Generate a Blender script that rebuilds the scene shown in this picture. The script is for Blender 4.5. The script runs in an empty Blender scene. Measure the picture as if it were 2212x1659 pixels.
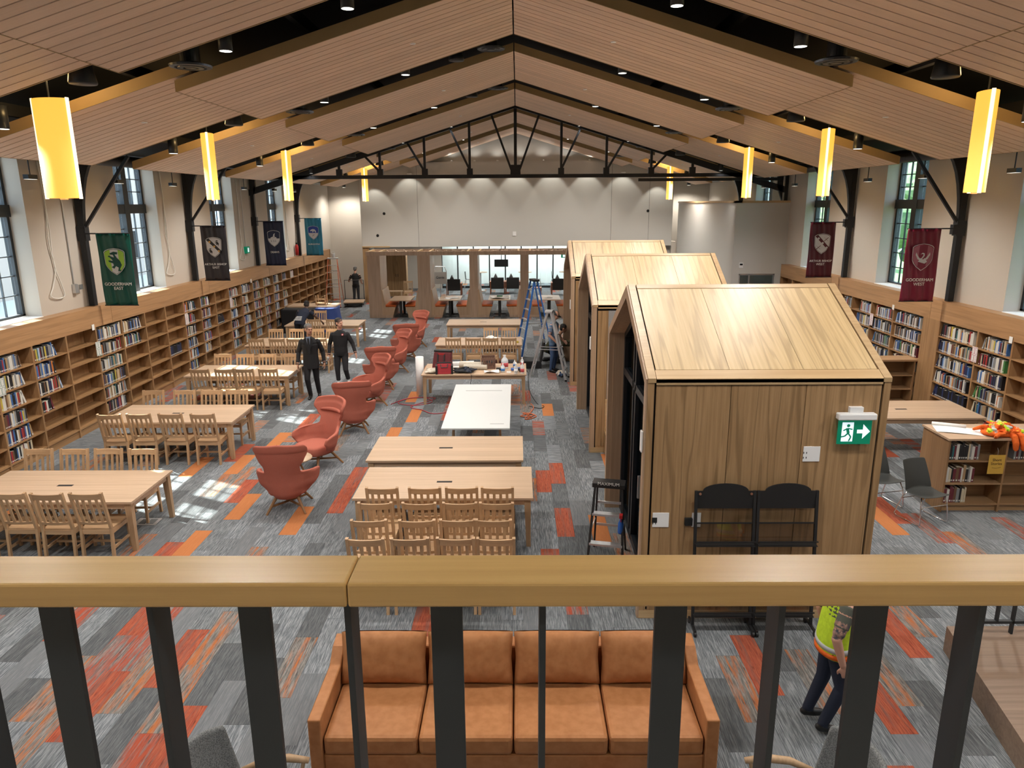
import bpy, math, random
from mathutils import Matrix, Vector
random.seed(7)
SC = bpy.context.scene
COL = SC.collection
PI = math.pi
# ---------------------------------------------------------------- camera
CP, CR, CY, FPX, CH = 0.2455, 0.0062, -0.0087, 1562.0, 4.6
def _cam():
    cp, sp, cy, sy, cr, sr = math.cos(CP), math.sin(CP), math.cos(CY), math.sin(CY), math.cos(CR), math.sin(CR)
    yaw = Matrix(((cy, -sy, 0), (sy, cy, 0), (0, 0, 1)))
    pit = Matrix(((1, 0, 0), (0, sp, cp), (0, cp, -sp)))
    rol = Matrix(((cr, -sr, 0), (sr, cr, 0), (0, 0, 1)))
    return rol @ pit @ yaw
CM = _cam()
cd = bpy.data.cameras.new('camera'); cd.sensor_width = 36; cd.lens = FPX * 36 / 2212; cd.clip_start = .05; cd.clip_end = 300
cam = bpy.data.objects.new('camera', cd); COL.objects.link(cam)
r_, u_, f_ = CM[0], CM[1], CM[2]
cam.matrix_world = Matrix(((r_[0], u_[0], -f_[0], 0), (r_[1], u_[1], -f_[1], 0), (r_[2], u_[2], -f_[2], CH), (0, 0, 0, 1)))
SC.camera = cam
def depth_of(x, y, z): return (CM @ Vector((x, y, z - CH)))[2]
# ---------------------------------------------------------------- world, sun, exposure
SC.view_settings.view_transform = 'Standard'; SC.view_settings.look = 'None'
SC.view_settings.gamma = 1; SC.view_settings.use_curve_mapping = False
SC.view_settings.exposure = 0.0
w = bpy.data.worlds.new('world'); SC.world = w; w.use_nodes = True
bg = w.node_tree.nodes['Background']; bg.inputs[0].default_value = (.62, .8, 1, 1); bg.inputs[1].default_value = 4.3
sd = bpy.data.lights.new('sun', 'SUN'); sd.energy = 26; sd.angle = .01; sd.color = (1, .95, .86)
sun = bpy.data.objects.new('sun', sd); COL.objects.link(sun)
sun.rotation_euler = Vector((3.6, -1.75, -4.0)).to_track_quat('-Z', 'Y').to_euler()
SPOT = 385.0
# ---------------------------------------------------------------- materials
MATS = {}
def mat(name, col=(.5, .5, .5), rough=.6, metal=0, emit=None, es=1, spec=.5, trans=0, alpha=1, coat=0):
    if name in MATS: return MATS[name]
    m = bpy.data.materials.new(name); m.use_nodes = True; MATS[name] = m
    b = m.node_tree.nodes['Principled BSDF']; I = b.inputs
    I['Base Color'].default_value = (*col, 1); I['Roughness'].default_value = rough; I['Metallic'].default_value = metal
    I['Specular IOR Level'].default_value = spec; I['Transmission Weight'].default_value = trans; I['Alpha'].default_value = alpha
    I['Coat Weight'].default_value = coat
    if emit: I['Emission Color'].default_value = (*emit, 1); I['Emission Strength'].default_value = es
    return m
def _coord(nt, sc, per_obj=True):
    tc = nt.nodes.new('ShaderNodeTexCoord'); mp = nt.nodes.new('ShaderNodeMapping'); mp.inputs['Scale'].default_value = sc
    src = tc.outputs['Object']
    if per_obj:
        oi = nt.nodes.new('ShaderNodeObjectInfo'); mu = nt.nodes.new('ShaderNodeMath'); mu.operation = 'MULTIPLY'; mu.inputs[1].default_value = 61
        nt.links.new(oi.outputs['Random'], mu.inputs[0])
        ad = nt.nodes.new('ShaderNodeVectorMath'); nt.links.new(src, ad.inputs[0]); nt.links.new(mu.outputs[0], ad.inputs[1]); src = ad.outputs[0]
    nt.links.new(src, mp.inputs['Vector']); return mp.outputs['Vector']
def _mix(nt, fac, a, b, mode='MIX'):
    n = nt.nodes.new('ShaderNodeMix'); n.data_type = 'RGBA'; n.blend_type = mode
    for k, v in ((0, fac), (6, a), (7, b)):
        if hasattr(v, 'default_value') or hasattr(v, 'is_linked'): nt.links.new(v, n.inputs[k])
        else: n.inputs[k].default_value = v if k == 0 else (*v, 1)
    return n.outputs[2]
def _ramp(nt, fac, p0, p1):
    n = nt.nodes.new('ShaderNodeMapRange'); n.inputs[1].default_value = p0; n.inputs[2].default_value = p1
    nt.links.new(fac, n.inputs[0]); return n.outputs[0]
def wood(name, c, dark, axis='X', s=1.0, rough=.5, cath=.0, per_obj=True, var=.12, spec=.4):
    """oak: long noise grain along axis with cathedral rings"""
    if name in MATS: return MATS[name]
    m = mat(name, c, rough, spec=spec); nt = m.node_tree; b = nt.nodes['Principled BSDF']
    ks = ['XYZ'.index(q) for q in axis]
    def sc(l, t):
        v = [t * s] * 3
        for k in ks: v[k] = l * s
        return v
    n1 = nt.nodes.new('ShaderNodeTexNoise'); n1.inputs['Scale'].default_value = 1; n1.inputs['Detail'].default_value = 5; n1.inputs['Roughness'].default_value = .65
    nt.links.new(_coord(nt, sc(.8, 26), per_obj), n1.inputs['Vector'])
    col = _mix(nt, _ramp(nt, n1.outputs['Fac'], .35, .75), c, dark)
    n2 = nt.nodes.new('ShaderNodeTexNoise'); n2.inputs['Scale'].default_value = 1; n2.inputs['Detail'].default_value = 2
    nt.links.new(_coord(nt, sc(.22, 4.2), per_obj), n2.inputs['Vector'])
    if cath:
        mu = nt.nodes.new('ShaderNodeMath'); mu.operation = 'MULTIPLY'; mu.inputs[1].default_value = 34; nt.links.new(n2.outputs['Fac'], mu.inputs[0])
        si = nt.nodes.new('ShaderNodeMath'); si.operation = 'SINE'; nt.links.new(mu.outputs[0], si.inputs[0])
        rg = _ramp(nt, si.outputs[0], .45, 1.0)
        m2 = nt.nodes.new('ShaderNodeMath'); m2.operation = 'MULTIPLY'; m2.inputs[1].default_value = cath; nt.links.new(rg, m2.inputs[0])
        col = _mix(nt, m2.outputs[0], col, tuple(x * .62 for x in dark))
    else:
        mu = nt.nodes.new('ShaderNodeMath'); mu.operation = 'MULTIPLY'; mu.inputs[1].default_value = .5; nt.links.new(_ramp(nt, n2.outputs['Fac'], .45, .7), mu.inputs[0])
        col = _mix(nt, mu.outputs[0], col, dark)
    if per_obj and var:
        oi = nt.nodes.new('ShaderNodeObjectInfo'); hs = nt.nodes.new('ShaderNodeHueSaturation')
        v = nt.nodes.new('ShaderNodeMapRange'); v.inputs[3].default_value = 1 - var; v.inputs[4].default_value = 1 + var
        nt.links.new(oi.outputs['Random'], v.inputs[0]); nt.links.new(v.outputs[0], hs.inputs['Value']); nt.links.new(col, hs.inputs['Color']); col = hs.outputs[0]
    nt.links.new(col, b.inputs['Base Color']); return m
def fabric(name, c, c2, s=160, rough=.95, bump=.2):
    if name in MATS: return MATS[name]
    m = mat(name, c, rough, spec=.15); nt = m.node_tree; b = nt.nodes['Principled BSDF']
    n = nt.nodes.new('ShaderNodeTexNoise'); n.inputs['Scale'].default_value = s; n.inputs['Detail'].default_value = 2
    tc = nt.nodes.new('ShaderNodeTexCoord'); nt.links.new(tc.outputs['Object'], n.inputs['Vector'])
    nt.links.new(_mix(nt, _ramp(nt, n.outputs['Fac'], .35, .65), c, c2), b.inputs['Base Color'])
    if bump:
        bp = nt.nodes.new('ShaderNodeBump'); bp.inputs['Strength'].default_value = bump; bp.inputs['Distance'].default_value = .01
        nt.links.new(n.outputs['Fac'], bp.inputs['Height']); nt.links.new(bp.outputs[0], b.inputs['Normal'])
    return m
def carpet(name, base, lite, streak=None, amt=.5, cross=False):
    """carpet plank: streaks run along local Y; per-plank offset from a face attribute or the object's random"""
    m = mat(name, base, .95, spec=.1); nt = m.node_tree; b = nt.nodes['Principled BSDF']
    tc = nt.nodes.new('ShaderNodeTexCoord'); at = nt.nodes.new('ShaderNodeAttribute'); at.attribute_name = 'rnd'
    oi = nt.nodes.new('ShaderNodeObjectInfo'); mu = nt.nodes.new('ShaderNodeMath'); mu.operation = 'MULTIPLY'; mu.inputs[1].default_value = 47
    nt.links.new(oi.outputs['Random'], mu.inputs[0])
    sa = nt.nodes.new('ShaderNodeMath'); sa.operation = 'MULTIPLY_ADD'; sa.inputs[1].default_value = 83; nt.links.new(at.outputs['Fac'], sa.inputs[0]); nt.links.new(mu.outputs[0], sa.inputs[2])
    ad = nt.nodes.new('ShaderNodeVectorMath'); nt.links.new(tc.outputs['Object'], ad.inputs[0]); nt.links.new(sa.outputs[0], ad.inputs[1])
    def noise(sx, sy, d=3):
        mp = nt.nodes.new('ShaderNodeMapping'); mp.inputs['Scale'].default_value = (sy, sx, 1) if cross else (sx, sy, 1); nt.links.new(ad.outputs[0], mp.inputs['Vector'])
        n = nt.nodes.new('ShaderNodeTexNoise'); n.inputs['Scale'].default_value = 1; n.inputs['Detail'].default_value = d; n.inputs['Roughness'].default_value = .7
        nt.links.new(mp.outputs[0], n.inputs['Vector']); return n.outputs['Fac']
    col = _mix(nt, _ramp(nt, noise(120, 5), .42, .63), base, lite)
    if streak:
        f = _ramp(nt, noise(16, 1.1, 4), .62 - amt * .3, .72 - amt * .2); col = _mix(nt, f, col, streak)
        col = _mix(nt, _ramp(nt, noise(60, 5), .55, .75), col, tuple(x * .45 for x in base))
    nt.links.new(col, b.inputs['Base Color']); return m
OAK = (.54, .36, .21); OAKD = (.40, .25, .135)
M = dict(
    shelf=wood('oak_shelving', (.38, .22, .105), (.27, .145, .062), 'Y', rough=.45),
    shelfz=wood('oak_shelving_upright', (.37, .215, .105), (.26, .14, .06), 'Z', rough=.45, cath=.25),
    shelfx=wood('oak_shelving_cross', (.42, .26, .14), (.29, .17, .08), 'X', rough=.45),
    band=wood('oak_band', (.42, .245, .12), (.33, .18, .085), 'Y', rough=.45, cath=.35),
    table=wood('oak_table', (.58, .42, .29), (.45, .31, .20), 'X', rough=.38, var=.05),
    legw=wood('oak_leg', (.50, .335, .20), (.36, .23, .125), 'Z', rough=.5, var=.08),
    chair=wood('oak_chair', (.53, .35, .20), (.40, .245, .13), 'Z', rough=.45, var=.10),
    chairx=wood('oak_chair_rail', (.53, .35, .20), (.40, .245, .13), 'X', rough=.45, var=.10),
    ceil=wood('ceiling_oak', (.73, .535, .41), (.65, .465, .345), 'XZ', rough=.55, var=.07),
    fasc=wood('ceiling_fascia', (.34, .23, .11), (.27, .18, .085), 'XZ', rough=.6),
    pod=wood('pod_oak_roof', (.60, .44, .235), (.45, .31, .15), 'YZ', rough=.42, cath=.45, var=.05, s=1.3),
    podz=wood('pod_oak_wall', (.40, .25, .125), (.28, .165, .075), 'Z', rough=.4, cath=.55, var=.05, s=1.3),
    podt=wood('pod_oak_trim', (.55, .385, .21), (.42, .275, .135), 'X', rough=.4),
    podv=wood('pod_oak_jamb', (.47, .33, .22), (.36, .24, .15), 'Z', rough=.45),
    rail=wood('handrail_oak', (.66, .43, .165), (.56, .34, .12), 'X', rough=.32, cath=.12, s=1.6, var=.05),
    booth=wood('booth_oak', (.46, .33, .24), (.36, .25, .17), 'Z', rough=.5, cath=.25),
    wall=mat('wall_paint', (.54, .49, .43), .85), wallw=mat('gable_paint', (.56, .55, .52), .8),
    black=mat('black_steel', (.012, .014, .018), .4, spec=.4), deck=mat('black_deck', (.008, .009, .012), .8),
    bar=mat('baluster_paint', (.02, .026, .03), .5), frame=mat('window_frame', (.02, .024, .028), .45),
    dark=mat('black_plastic', (.014, .014, .015), .5), rubber=mat('black_matte', (.01, .01, .01), .9),
    white=mat('white_paint', (.82, .82, .80), .6), plast=mat('white_plastic', (.85, .85, .85), .4),
    chrome=mat('chrome', (.75, .75, .77), .15, 1), alu=mat('aluminium', (.62, .63, .65), .35, .8),
    orange=fabric('orange_vinyl', (.52, .12, .03), (.46, .10, .025), 40, .6, 0),
    wing=fabric('terracotta_wool', (.49, .155, .11), (.40, .12, .085), 260),
    leather=fabric('tan_leather', (.42, .185, .075), (.36, .15, .058), 14, .42, .12),
    greyf=fabric('grey_weave', (.10, .105, .105), (.22, .225, .225), 120, .95, .3),
    dgrey=fabric('charcoal_weave', (.035, .034, .034), (.055, .053, .052), 90, .95, 0),
    glass=mat('clear_glass', (.86, .93, .95), .03, trans=1, spec=.5), skinl=mat('skin_light', (.56, .30, .21), .55), skind=mat('skin_dark', (.10, .05, .032), .55),
    skinm=mat('skin_tan', (.42, .22, .14), .55), hair=mat('dark_hair', (.012, .01, .009), .7), hairg=mat('grey_hair', (.10, .095, .09), .7),
    suit=mat('black_suit', (.007, .007, .009), .8), denim=mat('jeans', (.05, .09, .19), .9), blue=mat('blue_tee', (.13, .21, .33), .9), navy=mat('navy_cloth', (.012, .017, .035), .9),
    paper=mat('paper', (.83, .83, .81), .8), red=mat('red_plastic', (.45, .02, .02), .5))
# ---------------------------------------------------------------- mesh helpers
class MB:
    def __init__(s): s.v = []; s.f = []; s.m = []; s.cur = 0
    def add(s, vs, fs):
        o = len(s.v); s.v += [tuple(p) for p in vs]; s.f += [tuple(i + o for i in f) for f in fs]; s.m += [s.cur] * len(fs); return s
    def box(s, x0, x1, y0, y1, z0, z1, M_=None):
        vs = [Vector((x, y, z)) for z in (z0, z1) for y in (y0, y1) for x in (x0, x1)]
        if M_: vs = [M_ @ p for p in vs]
        return s.add(vs, [(0, 2, 3, 1), (4, 5, 7, 6), (0, 1, 5, 4), (2, 6, 7, 3), (0, 4, 6, 2), (1, 3, 7, 5)])
    def hexa(s, b, t):
        """b, t: four corners each, counter-clockwise from above"""
        return s.add(list(b) + list(t), [(3, 2, 1, 0), (4, 5, 6, 7), (0, 1, 5, 4), (1, 2, 6, 5), (2, 3, 7, 6), (3, 0, 4, 7)])
    def bar(s, a, b, w, d, up=(0, 0, 1), w2=None, d2=None):
        a, b = Vector(a), Vector(b); t = (b - a).normalized(); up = Vector(up)
        if abs(t.dot(up)) > .98: up = Vector((0, 1, 0))
        x = t.cross(up).normalized(); y = x.cross(t).normalized(); w2 = w if w2 is None else w2; d2 = d if d2 is None else d2
        vs = [p + x * (i * ww / 2) + y * (j * dd / 2) for p, ww, dd in ((a, w, d), (b, w2, d2)) for i, j in ((-1, -1), (1, -1), (1, 1), (-1, 1))]
        return s.add(vs, [(3, 2, 1, 0), (4, 5, 6, 7), (0, 1, 5, 4), (1, 2, 6, 5), (2, 3, 7, 6), (3, 0, 4, 7)])
    def tube(s, pts, r, n=8, rs=None):
        pts = [Vector(p) for p in pts]; vs = []; fs = []; N = len(pts); x = None
        for i, p in enumerate(pts):
            t = (pts[min(i + 1, N - 1)] - pts[max(i - 1, 0)]).normalized()
            if x is None: x = t.cross(Vector((0, 0, 1)) if abs(t.z) < .95 else Vector((1, 0, 0))).normalized()
            else: x = (x - t * x.dot(t)).normalized()
            y = t.cross(x); rr = rs[i] if rs else r
            vs += [p + (x * math.cos(2 * PI * k / n) + y * math.sin(2 * PI * k / n)) * rr for k in range(n)]
        for i in range(N - 1):
            for k in range(n): fs.append((i * n + k, i * n + (k + 1) % n, (i + 1) * n + (k + 1) % n, (i + 1) * n + k))
        fs += [tuple(reversed(range(n))), tuple((N - 1) * n + k for k in range(n))]
        return s.add(vs, fs)
    def lathe(s, prof, n=20, c=(0, 0, 0), sx=1, sy=1):
        vs = [(c[0] + r * sx * math.cos(2 * PI * k / n), c[1] + r * sy * math.sin(2 * PI * k / n), c[2] + z) for r, z in prof for k in range(n)]
        N = len(prof); fs = [(i * n + k, i * n + (k + 1) % n, (i + 1) * n + (k + 1) % n, (i + 1) * n + k) for i in range(N - 1) for k in range(n)]
        if prof[0][0] > 1e-4: fs.append(tuple(reversed(range(n))))
        if prof[-1][0] > 1e-4: fs.append(tuple((N - 1) * n + k for k in range(n)))
        return s.add(vs, fs)
    def cyl(s, c, r, h, n=16, ax='z'):
        prof = [(r, 0), (r, h)]; o = len(s.v); s.lathe(prof, n)
        for i in range(o, len(s.v)):
            x, y, z = s.v[i]
            s.v[i] = {'z': (x + c[0], y + c[1], z + c[2]), 'x': (z + c[0], x + c[1], y + c[2]), 'y': (y + c[0], z + c[1], x + c[2])}[ax]
        return s
    def prism(s, poly, y0, y1, ax='y'):
        """extrude a 2D polygon; ax y: (x,z); ax x: (y,z); ax z: (x,y)"""
        n = len(poly); f = {'y': lambda p, q: (p[0], q, p[1]), 'x': lambda p, q: (q, p[0], p[1]), 'z': lambda p, q: (p[0], p[1], q)}[ax]
        a = sum(poly[i][0] * poly[(i + 1) % n][1] - poly[(i + 1) % n][0] * poly[i][1] for i in range(n))
        if (a > 0) == (ax == 'y'): poly = poly[::-1] if ax == 'y' else poly
        vs = [f(p, y0) for p in poly] + [f(p, y1) for p in poly]
        fs = [tuple(range(n)), tuple(reversed(range(n, 2 * n)))] + [(i, i + n, (i + 1) % n + n, (i + 1) % n) for i in range(n)]
        return s.add(vs, fs)
    def grid(s, fn, nu, nv, close=False):
        vs = [fn(i / nu, j / nv) for j in range(nv + 1) for i in range(nu + (0 if close else 1))]; W = nu if close else nu + 1
        return s.add(vs, [(j * W + i, j * W + (i + 1) % W, (j + 1) * W + (i + 1) % W, (j + 1) * W + i) for j in range(nv) for i in range(nu)])
    def mesh(s, name, mats):
        me = bpy.data.meshes.new(name); me.from_pydata(s.v, [], s.f)
        for m in (mats if isinstance(mats, (list, tuple)) else [mats]): me.materials.append(M[m] if isinstance(m, str) else m)
        if any(s.m): me.polygons.foreach_set('material_index', s.m)
        me.update(); return me
    def build(s, name, mats, parent=None, smooth=False, bev=0, loc=None):
        o = bpy.data.objects.new(name, s.mesh(name, mats)); COL.objects.link(o)
        if parent: o.parent = parent
        if loc: o.location = loc
        if smooth: o.data.polygons.foreach_set('use_smooth', [True] * len(o.data.polygons))
        if bev:
            b = o.modifiers.new('bevel', 'BEVEL'); b.width = bev; b.segments = 2; b.limit_method = 'ANGLE'
        return o
def tag(o, label, cat=None, group=None):
    o['label'] = label
    if cat: o['category'] = cat
    if group: o['group'] = group
    return o
def thing(name, label, cat, loc=(0, 0, 0), rz=0, group=None):
    o = bpy.data.objects.new(name, None); COL.objects.link(o); o.location = loc; o.rotation_euler = (0, 0, rz); o.empty_display_size = .1
    return tag(o, label, cat, group)
def struct(o): o['kind'] = 'structure'; return o
def kids(o): return KID.get(o.name, [])
KID = {}
def copy_tree(root, loc, rz=0, label=None, group=None):
    def cp(o, par):
        c = o.copy(); COL.objects.link(c); c.parent = par
        for ch in o.children: cp(ch, c)
        return c
    r = cp(root, None); r.location = loc; r.rotation_euler = (0, 0, rz)
    if label: r['label'] = label
    if group: r['group'] = group
    return r
def text(body, size, m, parent, loc, rot, align='CENTER', name='lettering', ext=.002, space=1.0):
    c = bpy.data.curves.new(name, 'FONT'); c.body = body; c.size = size; c.align_x = align; c.align_y = 'CENTER'; c.extrude = ext; c.space_line = .95; c.resolution_u = 3; c.space_character = space
    c.materials.append(M[m] if isinstance(m, str) else m)
    tmp = bpy.data.objects.new(name + '_curve', c); COL.objects.link(tmp); dg = bpy.context.evaluated_depsgraph_get()
    me = bpy.data.meshes.new_from_object(tmp.evaluated_get(dg)); bpy.data.objects.remove(tmp); bpy.data.curves.remove(c)
    o = bpy.data.objects.new(name, me); COL.objects.link(o); o.parent = parent; o.location = loc; o.rotation_euler = rot; return o
def ordw(i): return ['first', 'second', 'third', 'fourth', 'fifth', 'sixth', 'seventh', 'eighth', 'ninth', 'tenth', 'eleventh', 'twelfth'][i] if i < 12 else '%dth' % (i + 1)
def archglass(name, tint, gl=.05):
    m = bpy.data.materials.new(name); m.use_nodes = True; nt = m.node_tree; MATS[name] = m
    nt.nodes.remove(nt.nodes['Principled BSDF']); out = nt.nodes['Material Output']
    t = nt.nodes.new('ShaderNodeBsdfTransparent'); t.inputs[0].default_value = (*tint, 1)
    g = nt.nodes.new('ShaderNodeBsdfGlossy'); g.inputs['Roughness'].default_value = .03
    mx = nt.nodes.new('ShaderNodeMixShader'); mx.inputs[0].default_value = gl; nt.links.new(t.outputs[0], mx.inputs[1]); nt.links.new(g.outputs[0], mx.inputs[2])
    nt.links.new(mx.outputs[0], out.inputs[0]); return m
M['pane'] = archglass('window_glass', (.90, .95, .96)); M['podglass'] = archglass('pod_glass', (.80, .86, .88))
# ================================================================ floor with carpet planks
XL, XR, YB, YE = -9.2, 9.28, -3.0, 43.0
fl = struct(MB().box(XL - .5, XR + .5, YB, YE, -.2, -.012).build('floor', 'rubber'))
CSPEC = [('carpet_pale', (.115, .128, .142), (.32, .338, .355)), ('carpet_mid', (.10, .11, .12), (.265, .28, .29)), ('carpet_dark', (.08, .086, .092), (.16, .168, .175)), ('carpet_plain_grey', (.145, .155, .165), (.21, .22, .23)),
         ('carpet_orange_streak', (.12, .118, .112), (.30, .28, .26), (.42, .14, .05), .5), ('carpet_red_streak', (.13, .115, .11), (.28, .26, .25), (.36, .075, .04), .7), ('carpet_orange', (.43, .16, .06), (.48, .185, .07)), ('carpet_redorange', (.29, .065, .04), (.44, .125, .065), (.22, .10, .08), .4)]
CARP = [carpet(*c) for c in CSPEC] + [carpet(c[0] + '_cross', *c[1:], cross=True) for c in CSPEC]
PW, PL = .25, 1.0
rc = random.Random(5)
planks = []   # (xc, yc, mat, rotated)
FIX = {}
def cell(x, y):
    i = math.floor((x - XL) / PW); off = (i * .37) % 1.0; j = math.floor((y - YB) / PL - off); return i, j
for x, y, c in ((-3.43, 9.7, 6), (-4.55, 9.6, 6), (-4.2, 10.6, 6), (-5.0, 12.9, 6), (-4.75, 14.2, 6), (-4.6, 15.5, 7), (-2.6, 13.9, 6), (-2.35, 15.3, 6), (-2.6, 17.6, 6), (-2.35, 19.0, 6), (-2.6, 20.6, 6),
                (-.9, 17.2, 6), (.65, 15.6, 6), (.4, 11.6, 7), (.62, 11.9, 7), (.66, 10.2, 7), (.42, 8.6, 7), (-4.9, 8.7, 7), (-4.65, 10.9, 7), (-3.95, 12.0, 7), (-2.9, 11.3, 7), (-2.9, 10.4, 7), (-1.1, 7.1, 7), (1.05, 10.1, 6),
                (5.3, 9.7, 6), (5.55, 10.7, 7), (2.3, 6.7, 7), (2.2, 5.9, 7), (4.2, 6.9, 7), (3.5, 6.2, 7), (3.2, 4.9, 7), (-3.05, 5.2, 7), (-4.1, 5.6, 7), (-4.3, 7.2, 7), (-3.6, 7.1, 7), (-3.2, 6.3, 4), (-4.6, 6.3, 4), (-3.9, 6.4, 4), (2.1, 6.1, 4), (-2.4, 4.8, 7), (-5.4, 12.6, 7), (-7.7, 10.2, 6), (6.8, 13.4, 7), (3.0, 6.1, 4)):
    FIX[cell(x, y)] = c
ni = int((XR - XL) / PW) + 1
for i in range(ni):
    off = (i * .37) % 1.0; j0 = -1
    while True:
        y0 = YB + (j0 + off) * PL; x0 = XL + i * PW
        if y0 > YE: break
        xc, yc = x0 + PW / 2, y0 + PL / 2
        r = rc.random(); c = FIX.get((i, j0))
        if c is None: c = 0 if r < .34 else 1 if r < .62 else 2 if r < .80 else 3 if r < .885 else 4 if r < .93 else 5 if r < .965 else 7 if r < .975 else 6 if r < .98 else 1
        planks.append((xc, yc, c, False)); j0 += 1
def psize(p):
    if p[1] < 4: return 0
    c = CM @ Vector((p[0], p[1], -CH)); sx, sy = FPX * c[0] / c[2], FPX * c[1] / c[2]
    if abs(sx) > 1120 or sy < -850: return 0
    if -480 < sy < -365: return 0          # behind the handrail
    if p[0] > 1.3 and p[0] < 3.9 and 7.2 < p[1] < 13: return 0
    return 1 / c[2] ** 3
planks.sort(key=psize, reverse=True)
PM = {}
def plank_mesh(c):
    if c not in PM:
        b = MB(); h = .006; b.box(-PW / 2 + .001, PW / 2 - .001, -PL / 2 + .001, PL / 2 - .001, -.012, 0); PM[c] = b.mesh('carpet_plank', CARP[c])
    return PM[c]
for k, p in enumerate(planks[:300]):
    o = bpy.data.objects.new('carpet_plank', plank_mesh(p[2])); COL.objects.link(o); o.parent = fl; o.location = (p[0], p[1], rc.uniform(-.0012, 0))
b = MB(); rv = []
for p in planks[300:]:
    x, y = p[0], p[1]; b.cur = p[2] + (8 if y > 11.5 and rc.random() < .42 else 0)
    if y > 43: continue
    b.add([(x - PW / 2, y - PL / 2, 0), (x + PW / 2, y - PL / 2, 0), (x + PW / 2, y + PL / 2, 0), (x - PW / 2, y + PL / 2, 0)], [(0, 1, 2, 3)]); rv.append(rc.random())
o = b.build('carpet_planks', CARP, fl); o['kind'] = 'stuff'
o.data.attributes.new('rnd', 'FLOAT', 'FACE').data.foreach_set('value', rv)
# ================================================================ walls with window openings
WIN = [12.9, 18.0, 23.1, 28.2]; WH = .93; WZ0, WZ1 = 2.52, 5.58; WT = .5; WTOP = 5.72
def side_wall(name, x0, x1, wins):
    b = MB(); y = YB
    for c in wins:
        b.box(x0, x1, y, c - WH, 0, WTOP); b.box(x0, x1, c - WH, c + WH, 0, WZ0 - .02); b.box(x0, x1, c - WH, c + WH, WZ1, WTOP); y = c + WH
    b.box(x0, x1, y, 43.2, 0, WTOP); return struct(b.build(name, 'wall'))
WALLWIN = [-2.4 + 5.1 * k for k in range(0, 3)] + WIN
WALLWIN = [2.7] + WIN
side_wall('wall_left', XL - WT, XL, WALLWIN); side_wall('wall_right', XR, XR + WT, WALLWIN)
struct(MB().box(XL, -7.3, 36.2, 36.5, 0, 8.6).build('wall_back_left', 'wall'))
struct(MB().box(7.3, XR, 36.2, 36.5, 0, 8.6).build('wall_back_right', 'wall'))
# ---- windows: thing of the setting with frame, mullion, transom, muntins and panes
PANE = {}
def window(n, x, yc, s, detail=True):
    """s = +1 for left wall (room is +x)"""
    w0 = struct(thing('window_%d' % n, 'x', None, (x, yc, WZ0))); del w0['label']
    b = MB(); W, Hh = WH, WZ1 - WZ0; t = .06
    b.box(-t, t, -W, -W + .07, 0, Hh).box(-t, t, W - .07, W, 0, Hh).box(-t, t, -W, W, 0, .06).box(-t, t, -W, W, Hh - .06, Hh); b.build('frame', 'frame', w0)
    MB().box(-.11, .11, -.11, .11, 0, Hh).build('mullion', 'frame', w0)
    MB().box(-.10, .10, -W, W, 1.88, 2.10).build('transom', 'frame', w0)
    for a0, a1 in ((-W + .07, -.11), (.11, W - .07)):
        for z0, z1, nr in ((.06, 1.88, 5), (2.10, Hh - .06, 3)):
            dw, dh = (a1 - a0) / 2, (z1 - z0) / nr
            b = MB().box(-.018, .018, a0 + dw - .011, a0 + dw + .011, z0, z1)
            for r in range(1, nr): b.box(-.018, .018, a0, a1, z0 + r * dh - .011, z0 + r * dh + .011)
            b.build('muntin', 'frame' if s < 0 else 'munt', w0)
            key = (round(dw, 3), round(dh, 3))
            if key not in PANE: PANE[key] = MB().box(-.003, .003, -dw / 2 + .011, dw / 2 - .011, -dh / 2 + .011, dh / 2 - .011).mesh('pane', 'pane')
            for r in range(nr):
                for q in range(2):
                    o = bpy.data.objects.new('pane', PANE[key]); COL.objects.link(o); o.parent = w0; o.location = (0, a0 + (q + .5) * dw, z0 + (r + .5) * dh)
    MB().box(min(0, s * .1), max(0, s * .1), -W, W, -.02, .02).build('inner_sill', 'white', w0)
M['munt'] = mat('muntin_grey', (.10, .12, .14), .4)
for k, c in enumerate(WALLWIN):
    if c < 10: 
        MB; continue
    window(k + 1, XL - .38, c, 1); window(k + 11, XR + .38, c, -1)
# sills on the ledge
for k, c in enumerate(WIN):
    struct(MB().box(XL - .36, XL + .02, c - WH, c + WH, WZ0 - .02, WZ0 + .006).build('trim_%d' % (k + 1), 'white'))
    struct(MB().box(XR - .02, XR + .36, c - WH, c + WH, WZ0 - .02, WZ0 + .006).build('trim_%d' % (k + 11), 'white'))
# ================================================================ far gable wall, low corner room
XG0, XG1, YG = -7.3, 7.2, 34.5
XC, ZR, SL = -.06, 7.65, .304
def rz_(x, off=0): return ZR - SL * abs(x - XC) + off
gw = struct(thing('wall_far', 'x', None, (0, YG, 0))); del gw['label']
seams = [XG0, -4.63, 4.35, 6.1, XG1]
for a, c in zip(seams, seams[1:]):
    pts = [(a + .006, 2.62), (c - .006, 2.62), (c - .006, min(6.42, rz_(c, .9)))]
    if a < XC < c: pts.append((XC, 6.42))
    pts.append((a + .006, min(6.42, rz_(a, .9))))
    MB().prism(pts, 0, .3).build('wall_panel', 'wallw', gw)
MB().prism([(XG0, 6.42), (XG1, 6.42), (XG1, rz_(XG1, .9)), (XC, ZR + .9), (XG0, rz_(XG0, .9))], .3, .5).build('upper_panel', 'wallw', gw)
MB().box(XG0, XG1, 0.012, .3, 2.62, 6.4).build('joint_backing', 'rubber', gw)
MB().box(XG0, XG0 + .2, .3, 1.8, 0, 8.6).box(XG1 - .2, XG1, .3, 1.8, 0, 8.6).build('return_wall', 'wallw', gw)
MB().box(XG0, XG1, .3, 8.5, 2.62, 2.8).build('soffit', 'wallw', gw)
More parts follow.
